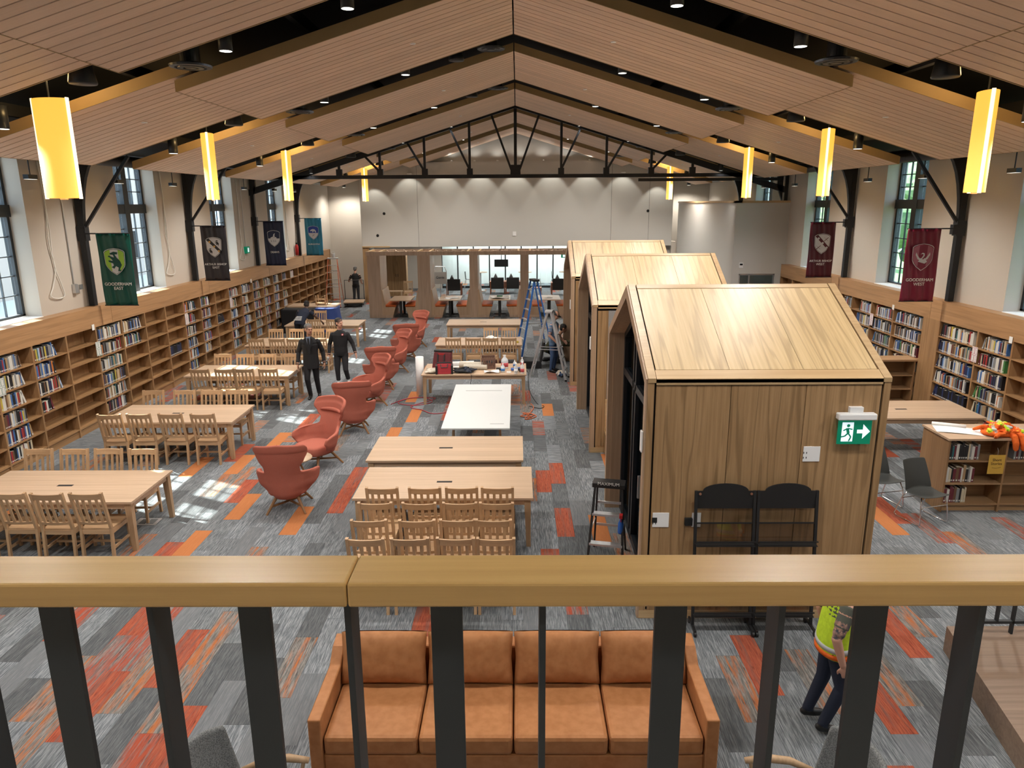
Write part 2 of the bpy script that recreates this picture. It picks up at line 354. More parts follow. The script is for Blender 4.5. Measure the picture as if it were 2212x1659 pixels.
MB().box(-3.4, 3.9, .02, .32, 6.42, 6.45).build('ledge_cap', 'wallw', gw)
for x, z in ((-6.2, 4.15), (-6.55, 3.15), (6.05, 4.2)):
    MB().cyl((x, -.012, z), .065, .02, 14, 'y').build('speaker_hole', 'rubber', gw)
o = MB().box(-.22, -.06, -.03, 0, 3.1, 3.3).build('wall_box', 'plast', gw)
for x in (-4.95, 4.85): MB().lathe([(.1, 0), (.12, .02), (.08, .05), (0, .05)], 14, (x, -.08, 5.9)).build('camera_dome', 'plast', gw)
# low corner room on the right
lr = struct(thing('wall_corner_room', 'x', None, (7.45, 25.4, 0))); del lr['label']
MB().box(0, .15, .15, 9.1, 0, 4.55).build('side_wall', 'wallw', lr)
b = MB().box(0, XR - 7.45, 0, .15, 2.15, 4.55).box(0, .25, 0, .15, 0, 2.15).box(1.5, XR - 7.45, 0, .15, 0, 2.15); b.build('front_wall', 'wallw', lr)
MB().box(-.03, XR - 7.45, -.03, .2, 4.55, 4.62).box(-.03, .2, -.03, 9.1, 4.55, 4.62).build('cap_rail', 'podt', lr)
MB().box(.25, 1.5, .06, .075, .1, 2.15).build('sidelight_pane', 'podglass', lr); MB().box(.25, .30, .03, .11, 0, 2.15).box(1.45, 1.5, .03, .11, 0, 2.15).box(.6, .64, .03, .11, 0, 2.15).box(.25, 1.5, .03, .11, 2.1, 2.15).build('sidelight_frame', 'alu', lr)
t = tag(MB().box(-.07, .07, -.03, 0, -.09, .09).build('thermostat', ['plast'], loc=(7.75, 25.4, 2.45)), 'white thermostat with a dark screen on the corner room wall', 'thermostat')
MB().box(-.05, .05, -.032, -.03, 0, .06).build('screen', 'rubber', t)
# lounge behind the booths: far glazing, corridor wall beyond
gz = struct(thing('wall_glazed', 'x', None, (0, 40.5, 0))); del gz['label']
xs = [-4.2 + .88 * k for k in range(0, 14)]
for a in xs: MB().box(a - .035, a + .035, -.06, .06, 0, 2.8).build('mullion', 'frame', gz)
for a, c in zip(xs, xs[1:]): MB().box(a + .035, c - .035, -.005, .005, .12, 2.7).build('pane', 'frost', gz) if False else MB().box(a + .035, c - .035, -.005, .005, .12, 2.7).build('pane', 'pane', gz)
MB().box(-4.2, 7.3, -.06, .06, 0, .12).box(-4.2, 7.3, -.06, .06, 2.68, 2.8).build('rail', 'frame', gz)
MB().box(-9.2, -4.2, -.1, .1, 0, 2.8).build('solid_wall', 'wall', gz)
struct(MB().box(-9.2, 9.3, 42.8, 43, 0, 3).build('wall_corridor', 'white')); struct(MB().box(-9.2, 9.3, 40.5, 43, 2.8, 2.9).build('ceiling_corridor', 'white'))
struct(MB().box(7.2, 7.4, 34.5, 43, 0, 2.8).build('wall_lounge_right', 'wall'))
def area(name, loc, rot, sx, sy, p, col=(1, 1, 1)):
    l = bpy.data.lights.new(name, 'AREA'); l.shape = 'RECTANGLE'; l.size = sx; l.size_y = sy; l.energy = p; l.color = col
    o = bpy.data.objects.new(name, l); COL.objects.link(o); o.location = loc; o.rotation_euler = rot; return o
area('corridor_light', (1.5, 41.7, 2.58), (0, 0, 0), 11, .5, 420, (.93, 1, .97)); area('lounge_light', (0, 37.5, 2.58), (0, 0, 0), 11, 1.2, 260, (1, .96, .88))
# ================================================================ roof deck, purlins, ceiling panels
struct(MB().prism([(XL - .5, rz_(XL - .5, .86)), (XC, ZR + .86), (XR + .5, rz_(XR + .5, .86)), (XR + .5, rz_(XR + .5, 1.1)), (XC, ZR + 1.1), (XL - .5, rz_(XL - .5, 1.1))], YB - 1, 43).build('ceiling', 'deck'))
for k, yb in enumerate((5.2, 10.35, 15.4, 20.5, 30.6)):   # rafters over the posts
    for s in (-1, 1):
        b = MB(); x1 = XC + s * 9.15; a = (XC, yb, ZR + .72); e = (x1, yb, rz_(x1, .72)); b.bar(a, e, .16, .3)
        o = struct(b.build('trim_rafter_%d%s' % (k + 1, 'a' if s < 0 else 'b'), 'deck'))
for k, xo in enumerate((-7.4, -5.6, -3.2, 3.2, 5.6, 7.4)):
    struct(MB().box(xo - .05, xo + .05, 0, 36, rz_(xo, .45), rz_(xo, .62)).build('trim_purlin_%d' % (k + 1), 'deck'))
for s in (-1, 1):
    x = XC + s * 8.7; struct(MB().tube([(x, 0, rz_(x, .55)), (x, 36, rz_(x, .55))], .14, 12).build('trim_duct_%s' % ('left' if s < 0 else 'right'), 'black', smooth=True))
BAY = ['nearest', 'second', 'third', 'fourth', 'fifth', 'farthest']
def cpanel(k, s, low):
    y0 = 11.1 + 5.1 * (k - 1); y1 = y0 + 3.52
    if k == 5: y1 = 34.4
    x0, x1, off = (4.62, 8.2, .2) if low else (.012, 4.83, 0)
    t = thing('ceiling_panel', '%s %s oak plank ceiling panel on the %s slope' % (BAY[k], 'lower wall-side' if low else 'upper ridge-side', 'left' if s < 0 else 'right'), 'ceiling panel', (XC, y0, 0), 0, 'hanging oak ceiling panels')
    n = 15; W = (y1 - y0) / n; th = .03
    za, zb = ZR - SL * x0 + off, ZR - SL * x1 + off
    X0, X1 = (s * x0, s * x1)
    me = MB(); g = .012
    q = [(X0, g, za), (X1, g, zb), (X1, W - g, zb), (X0, W - g, za)]
    if s < 0: q = [q[1], q[0], q[3], q[2]]
    me.hexa([(p[0], p[1], p[2]) for p in q], [(p[0], p[1], p[2] + th) for p in q]); me = me.mesh('plank', 'ceil')
    for j in range(n):
        o = bpy.data.objects.new('plank', me); COL.objects.link(o); o.parent = t; o.location = (0, j * W, 0)
    def strip(ya, yb_, z0, z1):
        q = [(X0, ya), (X1, ya), (X1, yb_), (X0, yb_)]; zz = [za, zb, zb, za]
        if s < 0: q = [q[1], q[0], q[3], q[2]]; zz = [zb, za, za, zb]
        return MB().hexa([(p[0], p[1], z + z0) for p, z in zip(q, zz)], [(p[0], p[1], z + z1) for p, z in zip(q, zz)])
    L = y1 - y0
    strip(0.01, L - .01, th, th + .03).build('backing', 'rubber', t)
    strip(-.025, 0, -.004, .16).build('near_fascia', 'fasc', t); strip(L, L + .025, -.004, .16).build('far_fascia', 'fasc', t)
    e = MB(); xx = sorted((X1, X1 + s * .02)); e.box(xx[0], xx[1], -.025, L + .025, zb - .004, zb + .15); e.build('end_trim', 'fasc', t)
    if not low or k > 0:
        f = .34 if not low else .45
        px = X0 + (X1 - X0) * f; pz = za + (zb - za) * f
        MB().lathe([(.055, 0), (.05, -.012), (0, -.012)], 14, (px, L * .5, pz)).build('sprinkler_cover', 'plast', t)
for k in range(6):
    for s in (-1, 1):
        for low in (0, 1): cpanel(k, s, low)
# ================================================================ fittings in the gaps between panels
def spot(loc, p, ang, col, blend=.6, r=.08, rot=(0, 0, 0)):
    l = bpy.data.lights.new('downlight_lamp', 'SPOT'); l.energy = p; l.spot_size = ang; l.spot_blend = blend; l.color = col; l.shadow_soft_size = r
    o = bpy.data.objects.new('downlight_lamp', l); COL.objects.link(o); o.location = loc; o.rotation_euler = rot; return o
M['lens'] = mat('downlight_lens', (.9, .9, .88), .4, emit=(1, .95, .85), es=1.2)
GAPS = [10.35, 15.4, 20.5, 25.6, 30.7]
LGAPS = [.1, 5.2] + GAPS
SIDE = {-1: 'left', 1: 'right'}
n = 0
for gi, y in enumerate(GAPS):
    for s in (-1, 1):
        for q, (xo, inner) in enumerate(((2.15, 1), (3.8, 1), (6.95, 0))):
            x = XC + s * xo; zt = rz_(x, .7); zb = rz_(x, .08)
            t = thing('downlight', 'black cylinder downlight, %s from the ridge in the %s ceiling gap, %s side' % (ordw(q), BAY[gi], SIDE[s]), 'downlight', (x, y, zb), 0, 'cylinder downlights')
            MB().cyl((0, 0, 0), .09, .3, 16).build('can', 'black', t, True); MB().lathe([(0, -.002), (.08, -.002)], 16).build('lens', 'lens', t)
            MB().cyl((0, 0, .3), .012, zt - zb - .2, 6).build('stem', 'black', t)
            spot((x, y, zb - .04), SPOT, 2.5, (1, .95, .88))
        x = XC + s * 4.35; z = rz_(x, .06)
        t = thing('air_diffuser', 'round black ceiling air diffuser in the %s gap, %s side' % (BAY[gi], SIDE[s]), 'diffuser', (x, y + .15, z), 0, 'round air diffusers')
        MB().lathe([(0, .0), (.07, .0), (.075, .02), (.1, .02), (.105, 0), (.17, .005), (.175, .03), (.2, .03), (.21, .008), (.27, .015), (.28, .04), (.13, .08), (.13, .7)], 24).build('plate', 'black', t, False)
        x = XC + s * 5.45; z = rz_(x, .1)
        t = thing('pendant_speaker', 'black flared pendant speaker in the %s ceiling gap, %s side' % (BAY[gi], SIDE[s]), 'speaker', (x, y - .55, z), 0, 'pendant speakers')
        MB().lathe([(0, .0), (.16, .0), (.17, .02), (.12, .30), (.10, .32), (0, .32)], 20).build('horn', 'black', t, True); MB().cyl((0, 0, .3), .015, .6, 6).build('stem', 'black', t)
    if gi in (1, 2):
        x = XC - 1.15; t = thing('pendant_speaker', 'black flared pendant speaker hung near the ridge in the %s gap' % BAY[gi], 'speaker', (x, y + .2, rz_(x, .06)), 0, 'pendant speakers')
        MB().lathe([(0, .0), (.15, .0), (.16, .02), (.11, .26), (0, .26)], 20).build('horn', 'black', t, True); MB().cyl((0, 0, .25), .015, .6, 6).build('stem', 'black', t)
        x = XC - .45; t = thing('air_diffuser', 'round black air diffuser beside the ridge in the %s gap' % BAY[gi], 'diffuser', (x, y + .1, rz_(x, .02)), 0, 'round air diffusers')
        MB().lathe([(0, .0), (.07, .0), (.1, .02), (.17, .005), (.2, .03), (.27, .015), (.28, .04), (.13, .08), (.13, .7)], 24).build('plate', 'black', t)
for yb in (.1, 5.2):
    for s in (-1, 1):
        for xo in (2.15, 3.8, 6.95):
            x = XC + s * xo; zb = rz_(x, .08); t = thing('downlight', '%s black cylinder downlight %s of the ridge %s' % ({2.15: 'inner', 3.8: 'middle', 6.95: 'outer'}[xo], SIDE[s], 'above the railing' if yb > 1 else 'behind the railing'), 'downlight', (x, yb, zb), 0, 'cylinder downlights')
            MB().cyl((0, 0, 0), .09, .3, 16).build('can', 'black', t, True); MB().lathe([(0, -.002), (.08, -.002)], 16).build('lens', 'lens', t); MB().cyl((0, 0, .3), .012, .5, 6).build('stem', 'black', t)
            spot((x, yb, zb - .04), SPOT * (.45 if yb < 1 else .8), 2.5, (1, .95, .88))
for s in (-1, 1):  # extra downlights, added only to brighten the dim far corner walls
    x = XC + s * 8.1; zb = 5.35; t = thing('downlight', 'made-up black cylinder downlight added to brighten the far %s corner' % SIDE[s], 'downlight', (x, 35.2, zb), 0, 'cylinder downlights')
    MB().cyl((0, 0, 0), .09, .3, 16).build('can', 'black', t, True); MB().lathe([(0, -.002), (.08, -.002)], 16).build('lens', 'lens', t); MB().cyl((0, 0, .3), .012, .55, 6).build('stem', 'black', t); spot((x, 35.2, zb - .04), 260, 2.6, (1, .95, .86))
for k in range(7):
    x = -3.0 + 1.05 * k; t = thing('ledge_uplight', 'small white uplight on the gable ledge, %s from the left' % ordw(k), 'light', (x, YG + .04, 6.452), 0, 'gable ledge uplights'); MB().lathe([(.05, 0), (.05, .04), (.03, .05), (0, .05)], 12).build('puck', 'plast', t)
    spot((x, YG - .02, 6.50), 13, 2.7, (1, .96, .88), .8, .04, (PI + .1, 0, 0))
# wall washers on the gable
for k in range(9):
    x = -6.6 + 1.63 * k
    if k in (0, 1, 2, 3, 4, 5, 6, 7, 8): spot((x, YG - .75, min(6.25, rz_(x, -.02))), 42, 1.35, (1, .96, .84), .4, .05, (.45, 0, 0))
# ================================================================ lantern pendants
M['lant'] = mat('lantern_shade', (.9, .6, .2), .6, emit=(1, .50, .06), es=1.1); M['lante'] = mat('lantern_edge', (.9, .8, .7), .5, emit=(1, .8, .55), es=1.6)
def lantern(x, y, rz, lab):
    t = thing('pendant_lantern', lab, 'pendant lamp', (x, y, 4.7), rz, 'amber lantern pendants')
    Hh, Lh, Th = 1.3, .265, .125
    def sec(a): return (Lh * math.cos(a), Th * math.sin(a) * (abs(math.sin(a)) ** .25 if math.sin(a) else 1))
    for s in (-1, 1):
        b = MB(); b.grid(lambda u, v: (lambda q: (q[0], s * abs(q[1]) if True else 0, v * Hh))(sec(.12 + u * (PI - .24))), 14, 2); b.build('shade', 'lant', t, True)
        MB().box(s * Lh - .012, s * Lh + .012, -.022, .022, -.01, Hh + .01).build('edge_strip', 'lante', t)
    MB().lathe([(.012, 0), (.012, 1.0)], 6, (0, 0, Hh)).build('hanging_rod', 'black', t); MB().box(-.2, .2, -.06, .06, Hh - .02, Hh).build('cap', 'plast', t); MB().box(-.04, .04, -.03, .03, -.02, .0).build('bottom_clip', 'plast', t)
    l = bpy.data.lights.new('lantern_bulb', 'POINT'); l.energy = 85; l.color = (1, .64, .26); l.shadow_soft_size = .15
    for z in (1.62,):
        o = bpy.data.objects.new('lantern_bulb', l); COL.objects.link(o); o.location = (x, y, 4.7 + z)
LX = 6.25
for k, (y, a, c) in enumerate(((10.35, -.15, 1.25), (15.45, 1.93, 1.22), (20.6, 1.87, 1.27), (31.0, 1.75, 1.38))):
    nm = ['nearest', 'second nearest', 'third nearest', 'farthest'][k]
    lantern(XC - LX, y, a, '%s amber curved lantern pendant on the left side' % nm); lantern(XC + LX + .1, y, c, '%s amber curved lantern pendant on the right side' % nm)
# ================================================================ posts with haunches and braces, truss
PY = [10.35, 15.4, 20.5, 25.6, 30.6]
for k, y in enumerate(PY):
    for s in (-1, 1):
        x = -9.1 if s < 0 else 9.16
        t = struct(thing('trim_post_%d%s' % (k + 1, 'a' if s < 0 else 'b'), 'x', None, (x, y, 2.52))); del t['label']
        MB().box(-.06, .06, -.06, .06, 0, 3.0).build('column', 'black', t)
        if k != 3:
            p = [(0, 1.5), (0, 3.1), (-s * .62, 3.1)]; 
            for i in range(9): a = i / 8; p.append((-s * (.62 - .56 * math.sin(a * PI / 2)), 3.1 - 1.6 * (1 - math.cos(a * PI / 2)) * 1.0))
            MB().prism(p, -.05, .05).build('haunch', 'black', t)
        MB().bar((-s * .05, 0, 1.62), (-s * 1.15, 0, 3.05), .06, .06).build('brace', 'black', t) if k < 3 else None
        MB().box(-.09, .09, -.08, .08, 1.36, 1.66).build('bracket', 'black', t)
tr = struct(thing('trim_truss', 'x', None, (XC, 25.6, 0))); del tr['label']
MB().box(-9.1, 9.2, -.05, .05, 5.42, 5.54).build('bottom_chord', 'black', tr)
for s in (-1, 1): MB().bar((0, 0, ZR + .12), (s * 9.2, 0, ZR - SL * 9.2 + .12), .1, .2).build('top_chord', 'black', tr)
MB().box(-.05, .05, -.05, .05, 5.5, ZR).build('king_post', 'black', tr); MB().prism([(-.18, 5.44), (.18, 5.44), (.16, 5.85), (-.16, 5.85)], -.07, .07).build('gusset', 'black', tr)
for s in (-1, 1):
    for q, nx in enumerate((1.55, 3.08, 4.6, 6.0)):
        MB().box(s * nx - .04, s * nx + .04, -.04, .04, 5.5, ZR - SL * nx + .05).build('vertical', 'black', tr)
        MB().prism([(s * nx - .1, 5.44), (s * nx + .1, 5.44), (s * nx + .1, 5.74), (s * nx - .1, 5.74)], -.06, .06).build('gusset', 'black', tr)
    for bx, tx in ((.1, .8), (1.5, 2.2), (3.05, 3.65), (4.55, 5.1)):
        MB().bar((s * bx, 0, 5.58), (s * tx, 0, ZR - SL * tx + .05), .07, .07).build('diagonal', 'alu' if False else 'black', tr)
    MB().prism([(s * 7.4, 5.45), (s * 8.9, 5.45), (s * 8.9, 5.1), (s * 9.1, 4.6), (s * 9.1, 5.75), (s * 8.2, 5.75)], -.05, .05).build('end_haunch', 'black', tr)
struct(MB().box(4.1, 8.9, 25.45, 25.55, 5.28, 5.38).build('trim_crane_rail', 'black'))
# ================================================================ mezzanine edge, handrail, balusters, wall behind the camera
struct(MB().box(XL, XR, YB, 1.12, 2.7, 2.95).build('floor_mezzanine', 'wall'))
b = MB().box(XL, XR, YB - .3, YB, 0, 8.6); struct(b.build('wall_back', 'wall'))
gr = thing('mezzanine_guard_rail', 'oak handrail on dark flat-bar balusters across the foreground', 'railing', (0, 1.0, 2.95))
MB().box(-3, -.2585, -.028, .065, 1.06, 1.10).build('handrail', 'rail', gr, bev=.004); MB().box(-.2575, 3, -.028, .065, 1.06, 1.10).build('handrail', 'rail', gr, bev=.004)
fx = [-.725, -.413, -.113, .236, .546]; nx = [-.565, -.262, .036, .40, .703]
fx += [fx[0] - .31 * k for k in range(1, 5)] + [.86 + .31 * k for k in range(4)]; nx += [nx[0] - .3 * k for k in range(1, 5)] + [1.01 + .3 * k for k in range(4)]
for x in fx: MB().box(x - .0245, x + .0245, .003, .013, 0, 1.06).build('flat_baluster', 'bar', gr)
for x in nx: MB().box(x - .005, x + .005, -.016, .034, 0, 1.06).build('edge_baluster', 'bar', gr)
# ================================================================ wall bookcases
SZ = [1.79, 1.46, 1.13, .80, .49, .18]; BT = 2.10
LF, RF = -8.92, 9.0            # shelf front planes
def bookcase(W, D, zs, top, lab, label_top=False):
    """origin at floor, middle of the front; opens towards -x (mirror with rz=pi); depth along +x, width along y"""
    t = thing('bookcase', lab, 'bookcase', (0, 0, 0), 0, None)
    for y in (-W / 2, W / 2 - .02): MB().box(0, D, y, y + .02, 0, top).build('side_panel', 'shelfz', t)
    MB().box(D - .012, D, -W / 2 + .02, W / 2 - .02, 0, top).build('back_panel', 'shelfz', t)
    for z in zs: MB().box(.004, D - .012, -W / 2 + .02, W / 2 - .02, z - .028, z).build('shelf', 'shelf', t)
    MB().box(.03, .045, -W / 2 + .02, W / 2 - .02, 0, zs[-1] - .028).build('kickboard', 'shelf', t)
    return t
LY = [14.0 + 1.035 * k for k in range(-4, 21)]
L0 = bookcase(1.035, .28, SZ, BT, 'x'); bcs = []
def where_left(y):
    i = round((y - 10.377) / 1.035); return ordw(i)
for i, (a, c) in enumerate(zip(LY, LY[1:])):
    lab = 'oak wall bookcase on the left wall, %s bay counted from the near end' % ordw(i)
    yc = (a + c) / 2
    if i == 0: L0.location = (LF, yc, 0); L0.rotation_euler = (0, 0, PI); L0['label'] = lab; L0['group'] = 'left wall bookcases'
    else: copy_tree(L0, (LF, yc, 0), PI, lab, 'left wall bookcases')
RY = [(10.95, 11.97), (12.0, 13.0), (13.0, 14.02), (14.02, 15.35), (15.97, 17.3), (17.3, 18.4), (18.4, 19.5), (19.5, 20.6), (20.6, 21.7), (21.7, 22.8), (22.8, 23.9), (23.9, 25.0)]
rb = {}
for i, (a, c) in enumerate(RY):
    lab = 'oak wall bookcase on the right wall, %s bay counted from the near end' % ordw(i); W = c - a; key = round(W, 2)
    if key in rb: copy_tree(rb[key], (RF, (a + c) / 2, 0), 0, lab, 'right wall bookcases')
    else:
        t = bookcase(W, .27, SZ, BT, lab); t.location = (RF, (a + c) / 2, 0); t['group'] = 'right wall bookcases'; rb[key] = t
struct(MB().box(RF, RF + .27, 15.35, 15.97, 0, BT).build('trim_pilaster', 'shelfz'))
# band and ledge above
bl = struct(thing('trim_band_left', 'x', None, (LF, 0, BT))); del bl['label']; br = struct(thing('trim_band_right', 'x', None, (RF, 0, BT))); del br['label']
for ys, par, s in (([9.8, 15.72, 20.9, 26.1, 31.2, 34.75], bl, -1), ([10.9, 15.75, 20.9, 25.0], br, 1)):
    for a, c in zip(ys, ys[1:]):
        x = sorted((0, s * .025)); MB().box(x[0], x[1], a + .004, c - .004, 0, .42).build('band_panel', 'band', par)
        x = sorted((s * .025, s * .29)); MB().box(x[0], x[1], a, c, .395, .415).build('ledge_board', 'band', par)
struct(MB().box(XL, LF + .02, 34.75, 34.8, 0, 2.52).build('trim_bookcase_end', 'shelfz'))
# ---- books
BCOL = {'black': (.012, .012, .015), 'navy': (.02, .03, .09), 'white': (.62, .61, .57), 'cream': (.55, .48, .34), 'grey': (.22, .23, .24), 'blue': (.05, .14, .36), 'red': (.33, .03, .03), 'maroon': (.13, .02, .03), 'brown': (.14, .075, .04), 'tan': (.36, .24, .13), 'teal': (.03, .13, .14), 'green': (.06, .2, .06), 'orange': (.5, .16, .03), 'yellow': (.5, .4, .06), 'pale blue': (.35, .45, .6)}
BW = {'black': 9, 'navy': 4, 'white': 6, 'cream': 3, 'grey': 5, 'blue': 3, 'red': 2, 'maroon': 2, 'brown': 3, 'tan': 2, 'teal': 1, 'green': .6, 'orange': .6, 'yellow': .5, 'pale blue': 1.5}
for k, v in BCOL.items(): M['bk_' + k] = mat('book_cover_' + k.replace(' ', '_'), v, .5)
M['pages'] = mat('book_pages', (.68, .64, .55), .9); M['sticker'] = mat('spine_label', (.62, .62, .6), .7)
BN = list(BCOL); BWL = [BW[k] for k in BN]
rb_ = random.Random(21)
books = []   # dict(p=(x,y,z), t, h, d, col, lean, s, label)
def fill(front, s, y0, y1, z, frac, where, start=0, dark=False, inset=.03, hmax=.29, gap0=.0):
    """books along y on a shelf; s=-1: case opens to +x (left wall), s=+1: opens to -x"""
    y = y0 + .025 + gap0; end = y0 + .025 + gap0 + (y1 - y0 - .05) * frac; row = []
    while y < end:
        t = rb_.uniform(.022, .05); h = rb_.uniform(.20, min(hmax, .275)); d = rb_.uniform(.15, .2)
        if y + t > end: break
        c = rb_.choices(BN, BWL)[0] if not dark else rb_.choice(['black', 'black', 'black', 'navy'])
        row.append(dict(y=y + t / 2, t=t, h=h, d=d, c=c, z=z, x=front + s * inset, s=s, lean=0)); y += t + .0015
    if row and frac < .95:
        row[-1]['lean'] = rb_.uniform(.12, .4) * (1 if rb_.random() < .8 else 0)
        if row[-1]['lean'] > .05: row[-1]['y'] += row[-1]['h'] * math.sin(row[-1]['lean']) * .5 + .004
    for i, r in enumerate(row): r['i'] = i; r['w'] = where; books.append(r)
LC = {0: [.7] * 6, 1: [.6, .75, .7, .7, .7, .65], 2: [.7, .72, .68, .66, .7, .65], 3: [.68, .62, .7, .38, 0, 0], 4: [0] * 6, 5: [.98, .95, .9, .95, .9, .85], 6: [.85, .75, 0, 0, 0, 0], 7: [0] * 6, 8: [0, 0, 0, -.7, 0, 0], 9: [.72, .7, .66, .68, .66, .6], 10: [.65, .7, .65, .6, .5, 0], 11: [0, 0, -.55, 0, 0, 0], 12: [.75, .6, .65, .6, .6, .7], 13: [.8, .6, .6, .75, .6, .5], 14: [.7, .7, .7, .75, .7, .6], 15: [.8, .5, .7, .65, .55, .5], 16: [.7, .7, .65, .6, .55, .5], 17: [.6, .0, .6, .5, .4, .4], 18: [.5, 0, 0, 0, 0, 0]}
for i, rows in LC.items():
    if i == 0: continue
    a, c = LY[i], LY[i + 1]
    for r, fr in enumerate(rows):
        if fr: fill(LF, -1, a, c, SZ[r], abs(fr), '%s shelf of %s left-wall bay' % (ordw(r), ordw(i)), dark=fr < 0)
RC = {2: [.72, .8, .78, .82, .78, .6], 3: [.88, .9, .9, .88, .85, .5], 4: [.82, .85, .8, .8, 0, 0], 5: [.8, .85, .8, .85, .6, 0], 6: [.6, .75, .7, .6, 0, 0], 7: [.5, .6, .6, .6, 0, 0], 8: [.5, .5, 0, 0, 0, 0]}
for i, rows in RC.items():
    a, c = RY[i]
    for r, fr in enumerate(rows):
        if fr: fill(RF, 1, a, c, SZ[r], fr, '%s shelf of %s right-wall bay' % (ordw(r), ordw(i)), gap0=.14 if i in (2, 3, 4) else .05, dark=(i == 3 and r == 4))
# low bookcase at the right with its own books (opens to -y); built below, books use axis x
LSX0, LSX1, LSY0, LSY1, LSH = 6.4, 9.0, 10.25, 10.95, 1.17
lowrows = [(.82, 0, .55), (.82, 1, .08), (.46, 0, .5), (.13, 0, .42)]
for z, q, fr in lowrows:
    x = LSX0 + .06 + q * .86 + (.1 if q else 0); end = LSX0 + .06 + q * .86 + (.1 if q else 0) + (.8 * fr if not q else .2); i = 0
    while x < end:
        t = rb_.uniform(.022, .045); h = rb_.uniform(.2, .27); c = rb_.choices(['black', 'brown', 'cream', 'grey', 'maroon', 'white', 'tan', 'teal'], [5, 2, 3, 2, 2, 2, 1, 1])[0]
        books.append(dict(y=LSY0 + .05, t=t, h=h, d=.17, c=c, z=z, x=x + t / 2, s=0, lean=0, i=i, w='%s shelf of the low bookcase, %s bay' % ({.82: 'top', .46: 'middle', .13: 'bottom'}[z], 'left' if not q else 'second'))); x += t + .002; i += 1
def book_geom(b, r):
    """box with spine facing the room; material 0 cover, 1 pages, 2 sticker"""
    t, h, d = r['t'], r['h'], r['d']; p = []
    M_ = Matrix.Translation((r['x'], r['y'], r['z']))
    if r['s'] == 0: M_ = M_ @ Matrix.Identity(4)                        # spine to -y
    elif r['s'] == 1: M_ = M_ @ Matrix.Rotation(-PI / 2, 4, 'Z')          # spine to -x
    else: M_ = M_ @ Matrix.Rotation(PI / 2, 4, 'Z')                       # spine to +x
    if r['lean']: M_ = M_ @ Matrix.Rotation(r['lean'] * (-1 if r['s'] == 1 else 1) * -1, 4, 'Y')
    def bx(x0, x1, y0, y1, z0, z1, m): b.cur = m; b.box(x0, x1, y0, y1, z0, z1, M_)
    bx(-t / 2, t / 2, 0, d - .004, 0, h, 0); bx(-t / 2 + .002, t / 2 - .002, .004, d, .004, h + .0008, 1)
    b.cur = 2; b.add([M_ @ Vector(q) for q in ((-t * .3, -.0008, .018), (t * .3, -.0008, .018), (t * .3, -.0008, .042), (-t * .3, -.0008, .042))], [(0, 1, 2, 3)])
def bscore(r):
    x, y, z = r['x'], r['y'], r['z'] + .12; c = CM @ Vector((x, y, z - CH))
    if abs(FPX * c[0] / c[2]) > 1095 or abs(FPX * c[1] / c[2]) > 820: return 0
    vis = 1.0
    if r['s'] == 0: vis = 1.3
    if r['s'] == 1 and y > 15.8 and z < 1.2: vis = 0
    return vis * r['t'] * r['h'] * (abs(x) / math.hypot(x, y) if r['s'] else 1) / c[2] ** 2
books.sort(key=bscore, reverse=True)
for r in books[:300]:
    b = MB(); book_geom(b, r); b.v = [(v[0] - r['x'], v[1] - r['y'], v[2] - r['z']) for v in b.v]
    o = b.build('book', ['bk_' + r['c'], 'pages', 'sticker'], loc=(r['x'], r['y'], r['z']))
    tag(o, '%s book, %s from the left on the %s' % (r['c'], ordw(r['i']) if r['s'] <= 0 else ordw(r['i']).replace('first', 'first'), r['w']), 'book', 'library books on the shelves')
    if r['s'] == 1: o['label'] = '%s book, %s from the near end of the %s' % (r['c'], ordw(r['i']), r['w'])
    elif r['s'] == -1: o['label'] = '%s book, %s from the near end of the %s' % (r['c'], ordw(r['i']), r['w'])
b = MB(); mi = {k: i for i, k in enumerate(BN)}
class _R(MB): pass
bb = MB()
for r in books[300:]:
    n0 = len(bb.m); book_geom(bb, r)
    for i in range(n0, len(bb.m)): bb.m[i] = {0: mi[r['c']], 1: len(BN), 2: len(BN) + 1}[bb.m[i]]
o = bb.build('library_books', ['bk_' + k for k in BN] + ['pages', 'sticker']); o['kind'] = 'stuff'; tag(o, 'many more library books filling the farther wall shelves', 'books')
print('books', len(books))
# ---- shelf signs
M['signg'] = mat('sign_green', (.02, .16, .10), .6); M['signr'] = mat('sign_red', (.35, .03, .08), .6)
def shelf_sign(x, y, z, s, m, lab, big=True):
    t = thing('shelf_sign', lab, 'sign', (x, y, z), 0, 'shelf signs'); w, h = (.17, .30) if big else (.09, .12); o = s * .01
    MB().box(min(0, o * .4), max(0, o * .4), -w / 2, w / 2, 0, h).build('card', 'paper', t)
    cd_ = t.children[0] if t.children else t
    if big:
        for a, c in ((-.075, -.006), (.006, .075)):
            for p, q in ((.012, .142), (.158, .288)):
                b = MB(); e = .008
                X0, X1 = sorted((o * .4, o * .5)); b.box(X0, X1, a, c, p, p + e).box(X0, X1, a, c, q - e, q).box(X0, X1, a, a + e, p, q).box(X0, X1, c - e, c, p, q); b.build('printed_border', m, cd_)
                b = MB()
                for k in range(5): b.box(X0, X1, a + .016, c - .016, p + .025 + k * .02, p + .029 + k * .02)
                b.build('printed_lines', 'greyprint', cd_)
M['greyprint'] = mat('print_grey', (.25, .25, .25), .8)
shelf_sign(LF + .012, LY[2] + .08, 1.42, 1, 'signg', 'green-bordered four-panel shelf sign at the near left bookcases')
shelf_sign(LF + .012, LY[5] - .02, 1.50, 1, 'signg', 'green-bordered four-panel shelf sign beside the full left bookcase')
shelf_sign(LF + .012, LY[9] + .05, 1.47, 1, 'signr', 'red-bordered four-panel shelf sign under the dark grey banner')
shelf_sign(LF + .012, LY[12] + .06, 1.50, 1, 'signr', 'red-bordered four-panel shelf sign farthest along the left wall')
